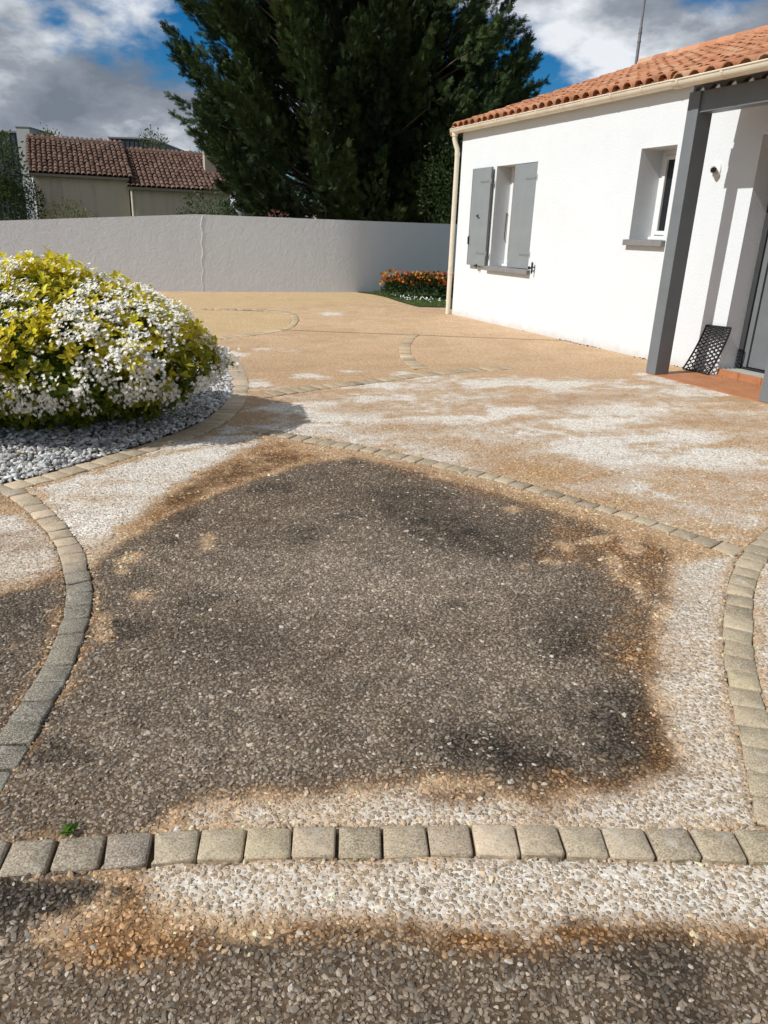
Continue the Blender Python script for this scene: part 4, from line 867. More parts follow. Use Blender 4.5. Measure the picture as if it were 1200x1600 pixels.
o = link('blossom', np_mesh('blossom', local(np.vstack(V), BC[:2]), np.vstack(Fc), {'col': np.vstack(C_)}), bush, PETAL); o['kind'] = 'stuff'
st = MB()
for i in range(46):
    a = random.random()*6.283; e_ = random.uniform(0.15, 1.2); r_ = random.uniform(0.6, 0.9)
    tip = Vector((math.cos(a)*math.cos(e_)*BR[0]*r_, math.sin(a)*math.cos(e_)*BR[1]*r_, BC[2]*0.7 + math.sin(e_)*BR[2]*r_))
    b0 = Vector((math.cos(a)*0.12, math.sin(a)*0.12, 0.0)); st.tube([b0, (b0+tip)*0.5 + Vector((0,0,.05)), tip], [0.012,0.008,0.003], 5)
st.build('stems', TWIG, bush, smooth=True)

# ------------------------------------------------------------------ garden wall
def wall_dir(t): return Vector((math.cos(t), math.sin(t), 0))
t_mid, t_right = math.radians(20.5), math.radians(31)
c0 = Vector((-0.83, 17.86, 0)); cl = c0 - wall_dir(t_mid)*3.56; cll = cl - wall_dir(t_mid)*8.0; cr_ = c0 + wall_dir(t_right)*9.0
def wall_seg(mb, a, b, za, zb, nseg, zbot=-0.1, th=0.2):
    d = (b-a).normalized(); nb = Vector((-d.y, d.x, 0))*th
    for i in range(nseg):
        pass
    rows = []
    for i in range(nseg+1):
        q = a + (b-a)*(i/nseg); z = za + (zb-za)*i/nseg; rows.append((q, z))
    vs = []
    for q, z in rows: vs += [(q.x,q.y,zbot),(q.x,q.y,z),(q.x+nb.x,q.y+nb.y,z),(q.x+nb.x,q.y+nb.y,zbot)]
    fs = []
    for i in range(nseg):
        for k in range(3): fs.append((i*4+k, (i+1)*4+k, (i+1)*4+k+1, i*4+k+1))
    fs += [(0,1,2,3), tuple(nseg*4+k for k in (3,2,1,0))]
    mb.add(vs, fs)
gw = empty('garden_wall', c0)
tag(gw, 'long grey-white rendered garden wall across the back of the drive', 'wall')
def seg(a, b, za, zb, name='wall_panel'):
    mb = MB(); wall_seg(mb, a - c0, b - c0, za, zb, 8); mb.build(name, GREY_RENDER, gw)
ca_ = c0 - wall_dir(t_mid)*0.55; bend = [ca_]                 # the wall bends in a short curve
for i in range(9): bend.append(bend[-1] + wall_dir(t_mid + (t_right-t_mid)*(i+0.5)/9)*0.12)
seg(cll, cl, 1.02, 1.565); seg(cl, ca_, 1.565, 1.565)
mb = MB(); vs_ = []; 
for q in bend:
    nb = Vector((-math.sin(t_mid), math.cos(t_mid), 0))*0.2; q0 = q - c0
    vs_ += [(q0.x,q0.y,-.1),(q0.x,q0.y,1.565),(q0.x+nb.x,q0.y+nb.y,1.565),(q0.x+nb.x,q0.y+nb.y,-.1)]
mb.add(vs_, [(i*4+k, (i+1)*4+k, (i+1)*4+k+1, i*4+k+1) for i in range(9) for k in range(3)])
mb.build('wall_panel', GREY_RENDER, gw, smooth=True)
seg(bend[-1], bend[-1] + wall_dir(t_right)*9.0, 1.565, 1.60)
nrm_ = Vector((math.sin(t_mid), -math.cos(t_mid), 0))
sm_ = MB(); pj = [cl - c0 + wall_dir(t_mid)*(0.10 + 0.02*math.sin(i*1.9) - 0.07*(1-i/14) + 0.015*random.random()) + nrm_*0.002 + Vector((0,0,1.55*i/14)) for i in range(15)]
sm_.tube(pj, [0.003 + 0.004*(i/14) for i in range(15)], 6)
sm_.build('white_joint_seam', WHITE_PVC, gw)

# ------------------------------------------------------------------ grass, daisies, flower bed by the wall
n = 9000
gxy = np.c_[rng.uniform(-0.45, 3.2, n), rng.uniform(14.0, 19.8, n)]
gxy = gxy[sdf(LAWN, gxy[:,0], gxy[:,1]) > 0.03]; n = len(gxy)
ga = rng.random(n)*6.283; hh = rng.uniform(0.035, 0.075, n); lean = rng.normal(0,0.02,(n,2))
base = np.c_[gxy, np.full(n, 0.008)]
w2 = np.stack([np.cos(ga), np.sin(ga), np.zeros(n)], -1)*0.006
V = np.stack([base-w2, base+w2, base + np.c_[lean, hh]], 1)
cg = np.array([0.10,0.19,0.04])*np.exp(rng.normal(0,0.25,(n,1)))*(1+(rng.random((n,3))-.5)*0.3)
o = link('short_grass', np_mesh('short_grass', V.reshape(-1,3), np.arange(n*3).reshape(-1,3), {'col': np.repeat(cg,3,0)}), None, LEAF)
tag(o, 'short green grass in the corner between garden wall and house', 'grass', kind='stuff')
n = 90
gxy = np.vstack([np.c_[rng.normal(0.42,0.22,n//2), rng.normal(16.0,0.30,n//2)], np.c_[rng.normal(0.95,0.16,n//4), rng.normal(15.9,0.30,n//4)], np.c_[rng.normal(0.05,0.12,n//8), rng.normal(16.6,0.15,n//8)]])
gxy = gxy[sdf(LAWN, gxy[:,0], gxy[:,1]) > 0.06]; n = len(gxy); n_d = n
c0_ = np.c_[gxy, rng.uniform(0.06,0.09,n)]
fx, fy, fz = frames(np.tile([0,0,1.0],(n,1)) + rng.normal(0,0.5,(n,3)) + np.array([-0.3,-0.6,0])); V, Fc = [], []; off = 0
for k in range(6):
    th = math.pi*k/3; la = fy*math.cos(th)+fz*math.sin(th); ly = -fy*math.sin(th)+fz*math.cos(th)
    v_, f_ = stack(place(DIA_V*np.array([1,1.3,1]), c0_, la, ly, fx, np.full(n,0.016)), DIA_F); V.append(v_); Fc.append(f_+off); off += len(v_)
o = link('daisies', np_mesh('daisies', np.vstack(V), np.vstack(Fc), {'col': np.tile([0.82,0.82,0.80],(off,1))}), None, PETAL)
tag(o, 'white daisies dotted over the grass in front of the orange flowers', 'daisies', kind='stuff')

def leaf_cloud(n, cen, rad, cols, size, zmin=-0.5, lo=0.55, hi=1.05, tmpl=(DIA_V, DIA_F), up=0.4, lumps=0.25, freq=2.0, seed=1, aspect=1.0):
    d = sphere_dirs(n, zmin)
    lump = 1 + lumps*(fbm(d[:,0]*freq+seed*3.7, d[:,1]*freq+d[:,2]*freq*0.9+seed, seed, 3)-0.5)*2
    p = np.array(cen) + d*np.array(rad)*(rng.uniform(lo**3, hi**3, n)**(1/3)*lump)[:,None]
    ax, ay, az = frames(d + np.array([0,0,up]) + rng.normal(0,0.7,(n,3)))
    v_, f_ = stack(place(tmpl[0]*np.array([1,aspect,1]), p, ax, ay, az, size*rng.uniform(0.7,1.3,n)), tmpl[1])
    t_ = np.clip(fbm(p[:,0]*1.7, p[:,1]*1.7+p[:,2]*1.9, seed+2, 3)*1.6-0.3 + rng.normal(0,0.15,n), 0, 1)[:,None]
    c_ = (np.array(cols[0])*(1-t_) + np.array(cols[1])*t_)*np.exp(rng.normal(0,0.15,(n,1)))
    return v_, f_, np.repeat(c_, len(tmpl[0]), 0), p

fb = empty('flower_clump', (0.70, 16.95, 0)); tag(fb, 'low clump of orange and dark red flowers at the foot of the garden wall', 'flowers')
v1, f1, c1, _ = leaf_cloud(2600, (0,0,0.20), (0.92,0.42,0.30), ((0.03,0.06,0.014),(0.07,0.13,0.025)), 0.075, -0.4, 0.5, 1.0)
v2, f2, c2, _ = leaf_cloud(900, (0,0,0.20), (0.85,0.45,0.30), ((0.02,0.045,0.012),(0.05,0.10,0.02)), 0.09, -0.4, 0.5, 1.0)
kz = v1[:,2] > -0.0
o = link('foliage', np_mesh('foliage', np.vstack([v1,v2]), np.vstack([f1, f2+len(v1)]), {'col': np.vstack([c1,c2])}), fb, LEAF); o['kind'] = 'stuff'
n = 430
p = np.c_[rng.uniform(-0.95,1.0,n), rng.uniform(-0.42,0.35,n), rng.uniform(0.30,0.56,n)]
p[:,2] -= 0.35*np.clip(np.abs(p[:,0])-0.75,0,1)
V, Fc, C_ = [], [], []; off = 0
fx, fy, fz = frames(np.array([-0.2,-0.8,0.6]) + rng.normal(0,0.5,(n,3)))
pal = np.array([(0.42,0.13,0.015),(0.28,0.05,0.012),(0.11,0.018,0.012),(0.55,0.27,0.03),(0.06,0.014,0.012)])
w_l = np.clip((p[:,0]+0.95)/1.95, 0, 1)
pick = np.where(rng.random(n) < 0.25+0.45*w_l, rng.choice([2,4,1],n), rng.choice([0,1,3,0],n)); cf = pal[pick]
for k in range(4):
    th = math.pi*k/2; la = fy*math.cos(th)+fz*math.sin(th)+fx*0.2; ly = -fy*math.sin(th)+fz*math.cos(th)
    v_, f_ = stack(place(DIA_V*np.array([1,1.6,1]), p, la, ly, fx, rng.uniform(0.028,0.045,n)), DIA_F); V.append(v_); Fc.append(f_+off); off += len(v_); C_.append(np.repeat(cf,4,0))
o = link('blossom', np_mesh('blossom', np.vstack(V), np.vstack(Fc), {'col': np.vstack(C_)}), fb, PETAL); o['kind'] = 'stuff'

# small green weed in the joint of the front pavers
wd = empty('weed', (-0.714, 1.335, 0.0)); tag(wd, 'tiny green weed growing in the joint behind the front row of pavers', 'weed')
n = 16; d_ = sphere_dirs(n, 0.1); ax, ay, az = frames(d_)
v_, f_ = stack(place(LEAF_V, np.zeros((n,3))+np.array([0,0,0.006])+rng.normal(0,0.005,(n,3))*np.array([1,1,0.3]), ax, ay, az, rng.uniform(0.014,0.03,n)), LEAF_F)
link('leaf', np_mesh('leaf', v_, f_, {'col': np.tile([0.10,0.20,0.03],(len(v_),1))}), wd, LEAF)

# ------------------------------------------------------------------ the big cypress
def frond_template():
    """flat feathery spray, length 1 along x"""
    v, f = [], []
    def sl(a, b, w):
        a = np.array(a); b = np.array(b); d = b-a; nn = np.array([-d[1], d[0], 0]); nn = nn/np.linalg.norm(nn)*w
        i = len(v); v.extend([a+nn, a-nn, b]); f.append((i, i+1, i+2))
    sl((0,0,0),(1,0,-0.06),0.035)
    for k, s_ in enumerate((0.10,0.26,0.42,0.58,0.74,0.88)):
        ln = 0.52*(1-s_)+0.13
        for sg in (-1,1): sl((s_,0,0),(s_+ln*0.66, sg*ln*0.74, 0.06*(-1)**k), 0.058)
    return np.array(v), np.array(f)
FR_V, FR_F = frond_template()
def conifer(name, label, base, tips, trunk_h, group=None, frond=0.25, per_plume=135, seed=1):
    root = empty(name, base); tag(root, label, 'tree', group)
    limbs = MB(); V, Fc, C_ = [], [], []; off = 0
    for (o0, t0, wid, tint) in tips:
        o0 = np.array(o0); t0 = np.array(t0); L_ = np.linalg.norm(t0-o0); dirn = (t0-o0)/L_
        n = int(per_plume*L_*wid/0.55)
        s_ = rng.random(n)**0.8
        r_ = wid*np.clip(1.08-s_, 0.02, 1)**0.75*np.sqrt(rng.random(n))
        a, b, c = frames(np.tile(dirn,(n,1))); th = rng.random(n)*6.283
        b0 = b[0]; c0__ = c[0]
        rad = b0*np.cos(th)[:,None] + c0__*np.sin(th)[:,None]
        p = o0 + dirn*(s_*L_)[:,None] + rad*r_[:,None] + np.array([0,0,0.35])*(s_**2*0.25*L_)[:,None]
        fd = dirn*rng.uniform(0.7,1.2,n)[:,None] + rad*rng.uniform(0.2,1.1,n)[:,None]*np.clip(1.25-s_,0.1,1)[:,None] + np.array([0,0,0.12]) + rng.normal(0,0.36,(n,3))
        ax, ay, az = frames(fd)
        v_, f_ = stack(place(FR_V, p, ax, ay, az, frond*rng.uniform(0.6,1.25,n)*(1.1-0.35*s_)), FR_F)
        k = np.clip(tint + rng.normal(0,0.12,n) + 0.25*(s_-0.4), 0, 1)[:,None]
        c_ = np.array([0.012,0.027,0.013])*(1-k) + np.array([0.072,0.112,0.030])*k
        V.append(v_); Fc.append(f_+off); off += len(v_); C_.append(np.repeat(c_, len(FR_V), 0))
        limbs.tube([o0*0.25*np.array([1,1,3.2]), o0*0.7+t0*0.0+np.array([0,0,o0[2]*0.22]), t0*0.35+o0*0.65], [0.06,0.035,0.012], 5)
    tr = MB(); tr.tube([(0,0,-0.2),(0.03,0.02,trunk_h*0.3),(-0.02,0.03,trunk_h*0.7),(0,0,trunk_h)], [0.42,0.30,0.17,0.03], 12)
    tr.build('trunk', BARK, root, smooth=True); lm = limbs.build('limbs', BARK, root)
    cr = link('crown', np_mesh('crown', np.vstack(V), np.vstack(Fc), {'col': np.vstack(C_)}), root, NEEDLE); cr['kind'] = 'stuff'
    return root
TB = np.array([-1.3, 24.4, 0.0])
tips = []
def crown_r(z):                      # crown radius at height z
    return float(np.interp(z, [0.8, 2, 4, 6, 7.5, 9, 11, 13.2], [4.1, 4.4, 4.5, 4.05, 3.4, 2.8, 1.7, 0.3]))
for i in range(330):
    z = 0.9 + 12.0*random.random()**1.15; a = random.uniform(0, 6.283); R_ = crown_r(z)
    R_ *= (1.03 if z < 3.2 else 0.92) if (math.cos(a) < -0.3 and z < 5.0) else (0.84 if (math.cos(a) > 0.3 and z > 4.0) else 1.0)
    lob = 1 + 0.12*math.sin(3*a+1.2) + 0.08*math.sin(7*a + z) + random.gauss(0, 0.05)
    r1 = R_*lob; r0 = max(0.2, r1*random.uniform(0.5, 0.72)); rise = random.uniform(0.45, 1.15)*(r1-r0)
    ca, sa = math.cos(a), math.sin(a)
    tips.append(((ca*r0, sa*r0, z), (ca*r1, sa*r1, z+rise), random.uniform(0.34,0.62), min(1, max(0, random.gauss(0.38, 0.2)))))
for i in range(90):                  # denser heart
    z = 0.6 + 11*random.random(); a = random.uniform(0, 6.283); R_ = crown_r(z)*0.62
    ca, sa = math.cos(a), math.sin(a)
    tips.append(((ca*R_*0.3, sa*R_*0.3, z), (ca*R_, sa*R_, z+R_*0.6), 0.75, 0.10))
for i in range(70):                  # thin sprays that break the outline
    z = random.uniform(3.8, 9.5); a = random.choice((0, math.pi)) + random.gauss(0, 0.55); R_ = crown_r(z)
    ca, sa = math.cos(a), math.sin(a); r0 = R_*0.85; r1 = R_*random.uniform(1.10, 1.24)
    tips.append(((ca*r0, sa*r0, z), (ca*r1, sa*r1, z + random.uniform(0.3, 1.2)), random.uniform(0.16, 0.26), random.gauss(0.45, 0.15)))
# leaders that stand out of the outline
for (x, z, x2, z2, w) in ((-3.6,5.0,-5.4,6.4,.42),(-3.4,4.4,-5.1,5.8,.45),(-3.0,3.2,-4.2,4.2,.45),(-3.3,5.8,-5.0,7.3,.42),(-2.9,6.6,-4.2,8.4,.45),
                          (2.9,3.4,5.0,6.4,.55),(2.7,3.0,4.8,5.6,.55),(2.6,2.4,4.5,4.6,.55),(2.9,4.4,4.4,7.4,.5),(3.4,4.6,5.3,6.0,.4),(3.2,3.6,5.0,5.0,.45),(2.6,5.0,3.7,8.0,.45),(2.5,1.8,3.8,3.2,.45)):
    tips.append(((x, random.uniform(-1.2,0.2), z), (x2, random.uniform(-0.8,0.2), z2), w, random.uniform(0.2,0.5)))
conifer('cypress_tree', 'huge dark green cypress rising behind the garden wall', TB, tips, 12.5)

# ------------------------------------------------------------------ other greenery beyond the wall
def leafy(name, label, cat, base, blobs, trunk, group=None, mat=LEAF):
    """blobs: (n, centre, radii, colours, leaf size)"""
    root = empty(name, base); tag(root, label, cat, group); V, Fc, C_ = [], [], []; off = 0
    for i, (n, cen, rad, cols, size) in enumerate(blobs):
        v_, f_, c_, _ = leaf_cloud(n, cen, rad, cols, size, -0.9, 0.35, 1.05, seed=i+len(label) % 5, lumps=0.45, freq=2.6)
        V.append(v_); Fc.append(f_+off); off += len(v_); C_.append(c_)
    o = link('crown', np_mesh('crown', np.vstack(V), np.vstack(Fc), {'col': np.vstack(C_)}), root, mat); o['kind'] = 'stuff'
    mb = MB(); top = np.array(blobs[0][1])
    mb.tube([(0,0,-0.1), tuple(top*0.55), tuple(top)], [trunk, trunk*0.7, trunk*0.25], 7)
    for b in blobs: mb.tube([tuple(top*0.45), tuple((np.array(b[1])+top*0.5)/1.5), tuple(b[1])], [trunk*0.5, trunk*0.35, trunk*0.12], 5)
    mb.build('trunk', BARK, root, smooth=True)
    return root
G1 = ((0.03,0.05,0.012),(0.10,0.13,0.03)); G2 = ((0.02,0.035,0.012),(0.05,0.085,0.022)); G3 = ((0.06,0.08,0.02),(0.15,0.16,0.04))
leafy('garden_tree', 'tall loose yellow-green tree left of the brown-roofed house', 'tree', (-13.75, 27.3, 0),
      [(2600,(0,0,2.9),(0.95,0.9,1.15),G1,0.13),(1800,(0.35,-0.3,1.8),(0.8,0.8,0.9),G1,0.12),(1500,(-0.9,0.2,2.3),(0.9,1.0,1.5),G2,0.13)], 0.10)
leafy('conical_shrub', 'dark narrow shrub between the grey tower and the tan house wall', 'shrub', (-13.05, 28.6, 0),
      [(1500,(0,0,1.5),(0.40,0.4,1.2),G2,0.09)], 0.06)
leafy('low_shrub', 'olive shrub showing over the wall in front of the tan house', 'shrub', (-8.75, 21.0, 0),
      [(1100,(0,0,1.15),(0.60,0.5,0.58),G3,0.075),(500,(0.75,0.1,1.0),(0.5,0.4,0.5),G3,0.07),(260,(1.5,0.2,0.95),(0.5,0.4,0.42),G3,0.07)], 0.04)
leafy('laurel_shrub', 'rounded dark green shrub over the wall at the foot of the cypress', 'shrub', (-4.55, 19.6, 0),
      [(2200,(0,0,1.25),(0.78,0.7,0.85),((0.025,0.05,0.015),(0.075,0.12,0.045)),0.075),(1100,(-0.4,-0.2,1.05),(0.55,0.5,0.65),((0.03,0.05,0.015),(0.08,0.13,0.05)),0.07)], 0.05)
leafy('ivy_shrub', 'bright leafed shrub between the cypress and the end of the white house', 'shrub', (1.5, 20.6, 0),
      [(2400,(0,0,2.5),(0.8,0.7,1.25),((0.02,0.04,0.012),(0.055,0.095,0.022)),0.10),(1200,(0.1,0,1.1),(0.8,0.7,0.9),G2,0.10)], 0.06)
pr = leafy('rose_bush', 'small bush with dull pink and white flowers behind the wall', 'bush', (-2.95, 19.5, 0), [(260,(0,0,1.35),(0.32,0.3,0.35),((0.20,0.08,0.06),(0.34,0.17,0.14)),0.06),(120,(1.0,0.1,1.42),(0.16,0.15,0.18),((0.55,0.52,0.50),(0.65,0.62,0.6)),0.07)], 0.02)
leafy('treetop', 'light green tree showing above the roof behind the dark flat building', 'tree', (-13.2, 44, 0),
      [(700,(0,0,4.9),(0.75,0.7,1.0),G3,0.16),(260,(1.0,0.2,4.4),(0.6,0.5,0.5),G3,0.15)], 0.12)
leafy('treetop', 'tree with thin bare twigs and few leaves above the left end of the tiled roof', 'tree', (-17.4, 41, 0),
      [(420,(0,0,4.9),(0.75,0.6,0.55),G3,0.15),(80,(-0.3,0.2,5.3),(0.5,0.4,0.5),G1,0.12)], 0.12)
# ------------------------------------------------------------------ canal roof tiles
def canal_tile(length=0.43, r0=0.088, r1=0.070, th=0.013, seed=0, n=6):
    """half-round tile lying along +y, wide lower end at y=0"""
    r = random.Random(seed); vs = []; fs = []
    for yy, rad in ((0, r0), (length, r1)):
        for rr in (rad, rad - th):
            for k in range(n+1):
                a = math.pi*k/n; vs.append((-math.cos(a)*rr, yy + r.uniform(-.004,.004), math.sin(a)*rr*0.92 + r.uniform(-.0015,.0015)))
    m_ = n+1
    for k in range(n):
        fs.append((k, k+1, 2*m_+k+1, 2*m_+k)); fs.append((m_+k, 3*m_+k, 3*m_+k+1, m_+k+1)); fs.append((k, m_+k, m_+k+1, k+1))
    return vs, fs
def tile_mesh(seed, mat):
    v, f = canal_tile(seed=seed); m_ = bpy.data.meshes.new('roof_tile'); m_.from_pydata(v, [], f); m_.update(); m_.shade_smooth()
    try: m_.set_sharp_from_angle(angle=math.radians(45))
    except Exception: pass
    a = m_.attributes.new('tint', 'FLOAT', 'POINT'); m_.materials.append(mat); return m_

class TileStuff:
    """many tiles joined into one mesh with a tint per tile"""
    def __init__(s): s.V = []; s.F = []; s.T = []; s.off = 0
    def add(s, v, f, mat4, tint):
        for p in v: s.V.append(tuple(mat4 @ Vector(p)))
        s.F += [tuple(i + s.off for i in q) for q in f]; s.T += [tint]*len(v); s.off += len(v)
    def build(s, name, mat, parent):
        me = bpy.data.meshes.new(name); me.from_pydata(s.V, [], s.F); me.update(); me.shade_smooth()
        try: me.set_sharp_from_angle(angle=math.radians(45))
        except Exception: pass
        a = me.attributes.new('tint', 'FLOAT', 'POINT'); a.data.foreach_set('value', np.array(s.T, np.float32))
        o = link(name, me, parent, mat); o['kind'] = 'stuff'; return o
def trough(x0, y0, y1, zf, r=0.068, n=5):
    vs = []; fs = []
    for yy in (y0, y1):
        for k in range(n+1):
            a = math.pi*k/n; vs.append((x0 - math.cos(a)*r, yy, zf(yy) + 0.052 - math.sin(a)*r))
    for k in range(n): fs.append((k, k+1, n+1+k+1, n+1+k))
    return vs, fs

# ------------------------------------------------------------------ the white house (local x along the wall towards us, y inwards, z up)
W0 = (1.099, 13.622, 0.0); PHI = math.atan2(-0.9132, 0.4074)
house = empty('white_house', W0, PHI); tag(house, 'low white rendered house with orange tiled roof and grey shutters', 'house')
TH = 0.46; ZT = 3.0
w = MB()
w.box(0, 1.16, 0, TH, -.2, ZT)
w.box(1.16, 2.265, 0, TH, -.2, 0.885); w.box(1.16, 2.265, 0, TH, 2.352, ZT)
w.box(2.265, 4.38, 0, TH, -.2, ZT)
w.box(4.38, 4.955, 0, TH, -.2, 1.355); w.box(4.38, 4.955, 0, TH, 2.357, ZT)
w.box(4.955, 6.09, 0, TH, -.2, ZT)
w.box(6.09, 7.25, 0, TH, 2.355, ZT)
w.box(7.25, 9.6, 0, TH, -.2, ZT)
w.build('front_wall', WHITE_RENDER, house)
RY, SL = 3.6, 0.337                                  # ridge distance and pitch
def zdeck(y): return 3.0 + SL*y if y <= RY else 3.0 + SL*(2*RY - y)
def gable(x0, x1, y0):
    return MB().add([(x0,y0,-.2),(x0,7.2,-.2),(x0,7.2,2.98),(x0,RY,2.96+SL*RY),(x0,y0,2.98+SL*y0*0.98),
                     (x1,y0,-.2),(x1,7.2,-.2),(x1,7.2,2.98),(x1,RY,2.96+SL*RY),(x1,y0,2.98+SL*y0*0.98)],
                    [(0,1,2,3,4),(9,8,7,6,5),(0,5,6,1),(1,6,7,2),(2,7,8,3),(3,8,9,4),(4,9,5,0)])
gable(0.003, 0.30, TH).build('gable_wall', WHITE_RENDER, house); gable(9.3, 9.597, TH).build('gable_wall', WHITE_RENDER, house)
MB().box(0.3, 9.3, 7.0, 7.2, -.2, 2.98).build('rear_wall', WHITE_RENDER, house)
tag(MB().box(0.30, 9.3, TH+.002, 7.0, -.15, 0.06).build('floor_slab', CONCRETE, house))

# roof: boards, channel tiles, cover tiles
PIT = 0.19; ROWL = 0.335; cs = math.cos(math.atan(SL)); sn = math.sin(math.atan(SL))
deck = MB()
deck.add([(-.10,-.05,zdeck(-.05)-.03),(9.7,-.05,zdeck(-.05)-.03),(9.7,RY,zdeck(RY)-.03),(-.10,RY,zdeck(RY)-.03),(-.10,-.05,zdeck(-.05)-.008),(9.7,-.05,zdeck(-.05)-.008),(9.7,RY,zdeck(RY)-.008),(-.10,RY,zdeck(RY)-.008)],
         [(0,3,2,1),(4,5,6,7),(0,1,5,4),(1,2,6,5),(2,3,7,6),(3,0,4,7)])
deck.add([(-.10,7.4,2.9),(9.7,7.4,2.9),(9.7,RY,zdeck(RY)-.03),(-.10,RY,zdeck(RY)-.03),(-.10,7.4,2.94),(9.7,7.4,2.94),(9.7,RY,zdeck(RY)-.006),(-.10,RY,zdeck(RY)-.006)],
         [(0,3,2,1),(4,5,6,7),(0,1,5,4),(1,2,6,5),(2,3,7,6),(3,0,4,7)])
deck.build('roof_boards', TWIG, house)
TM = [tile_mesh(s, TILE_ORANGE) for s in range(6)]
rest = TileStuff(); tilt = math.atan(SL) - 0.035
n_obj = 0
cols_main = [-0.05 + PIT*i for i in range(int(5.80/PIT)+1)]
cols_porch = [c_ for c_ in [cols_main[-1] + PIT*(i+1) for i in range(20)] if c_ < 9.6]
def tile_at(x, y0, row, near):
    """row-th cover tile up from an eave that starts at y0"""
    d = row*ROWL; y = y0 + d*cs; z = zdeck(y0) + d*sn + 0.036 + (0.03 if y0 < -0.5 else 0)
    loc = Vector((x + random.gauss(0,.004), y + random.gauss(0,.006), z + random.gauss(0,.002)))
    eu = Euler((tilt + random.gauss(0,.012), random.gauss(0,.02), random.gauss(0,.02)))
    if near:
        o = bpy.data.objects.new('roof_tile', random.choice(TM)); COL.objects.link(o); o.parent = house
        o.location = loc; o.rotation_euler = eu
    else:
        v, f = canal_tile(seed=row)
        rest.add(v, f, Matrix.LocRotScale(loc, eu, None), random.random())
for x in cols_main:
    for row in range(12):
        near = row < 7
        tile_at(x, -0.125, row, near); n_obj += near
for x in cols_porch:
    for row in range(15):
        near = row < 9 and x < 7.4
        tile_at(x, -0.925, row, near); n_obj += near
trs = MB()
for x in cols_main:
    v, f = trough(x + PIT/2, -0.13, RY, lambda y: zdeck(y)); trs.add(v, f)
for x in cols_porch:
    v, f = trough(x + PIT/2, -0.812, RY, lambda y: zdeck(y)); trs.add(v, f)
o = trs.build('channel_tiles', TILE_ORANGE, house, smooth=True); o['kind'] = 'stuff'
for i in range(27):                                   # ridge tiles
    v, f = canal_tile(0.42, 0.11, 0.095, seed=i)
    rest.add(v, f, Matrix.LocRotScale(Vector((-0.12 + 0.36*i, RY, zdeck(RY)+0.075)), Euler((0, 0, -math.pi/2)), None), random.random())
for i in range(12):                                   # verge tiles down the gable edge
    v, f = canal_tile(seed=50+i); d = i*ROWL
    rest.add(v, f, Matrix.LocRotScale(Vector((-0.13, -0.125 + d*cs, zdeck(-0.125) + d*sn - 0.02)), Euler((tilt, -0.9, 0)), None), random.random())
rest.build('upper_roof_tiles', TILE_ORANGE, house)

# gutters: half-round with beaded lip
def gutter(x0, x1, yc, zl, r, straps):
    prof = []
    for k in range(11):
        a = math.pi + math.pi*k/10; prof.append(Vector((0, math.cos(a)*r, math.sin(a)*r)))
    for k in range(10, -1, -1):
        a = math.pi + math.pi*k/10; prof.append(Vector((0, math.cos(a)*(r-.004), math.sin(a)*(r-.004))))
    mb = MB(); mb.extrude(prof, [(x0, yc, zl), (x1, yc, zl)])
    mb.tube([(x0, yc-r-.001, zl+.003), (x1, yc-r-.001, zl+.003)], 0.008, 8)
    for xe in (x0, x1): mb.extrude([Vector((0, math.cos(math.pi+math.pi*k/10)*(r+.003), math.sin(math.pi+math.pi*k/10)*(r+.003)+.002)) for k in range(11)], [(xe-.004, yc, zl), (xe+.004, yc, zl)])
    g_ = mb.build('gutter', CREAM, house, smooth=True)
    for xx in straps:
        pr_ = [Vector((0, math.cos(math.pi+math.pi*k/10)*(r+.007), math.sin(math.pi+math.pi*k/10)*(r+.007))) for k in range(11)]
        pr_ += [Vector((0, math.cos(math.pi+math.pi*k/10)*(r+.0006), math.sin(math.pi+math.pi*k/10)*(r+.0006))) for k in range(10,-1,-1)]
        sb = MB().extrude(pr_, [(xx-.014, yc, zl+.004), (xx+.014, yc, zl+.004)])
        sb.build('gutter_strap', CREAM, g_)
    return g_
gutter(-0.16, 5.83, -0.098, 2.972, 0.068, [0.25 + 0.52*i for i in range(11)])
gutter(5.76, 9.7, -0.885, 2.768, 0.064, [5.83, 6.36, 6.95, 7.55])
dp = MB(); dp.tube([(-0.105,-.098,2.90),(-0.105,-.098,2.83),(-0.09,-.085,2.76),(-0.065,-.062,2.68),(-0.058,-.055,2.60),(-0.058,-.055,-0.02)], 0.041, 14)
dpo = dp.build('downpipe', CREAM, house, smooth=True)
for zz_ in (2.60, 0.72): MB().tube([(-0.058,-.055,zz_-.03),(-0.058,-.055,zz_+.03)], 0.0455, 14).build('pipe_collar', CREAM, dpo, smooth=True)
MB().tube([(-0.105,-.098,2.93),(-0.105,-.098,2.87)], 0.05, 14).build('pipe_outlet', CREAM, dpo, smooth=True)

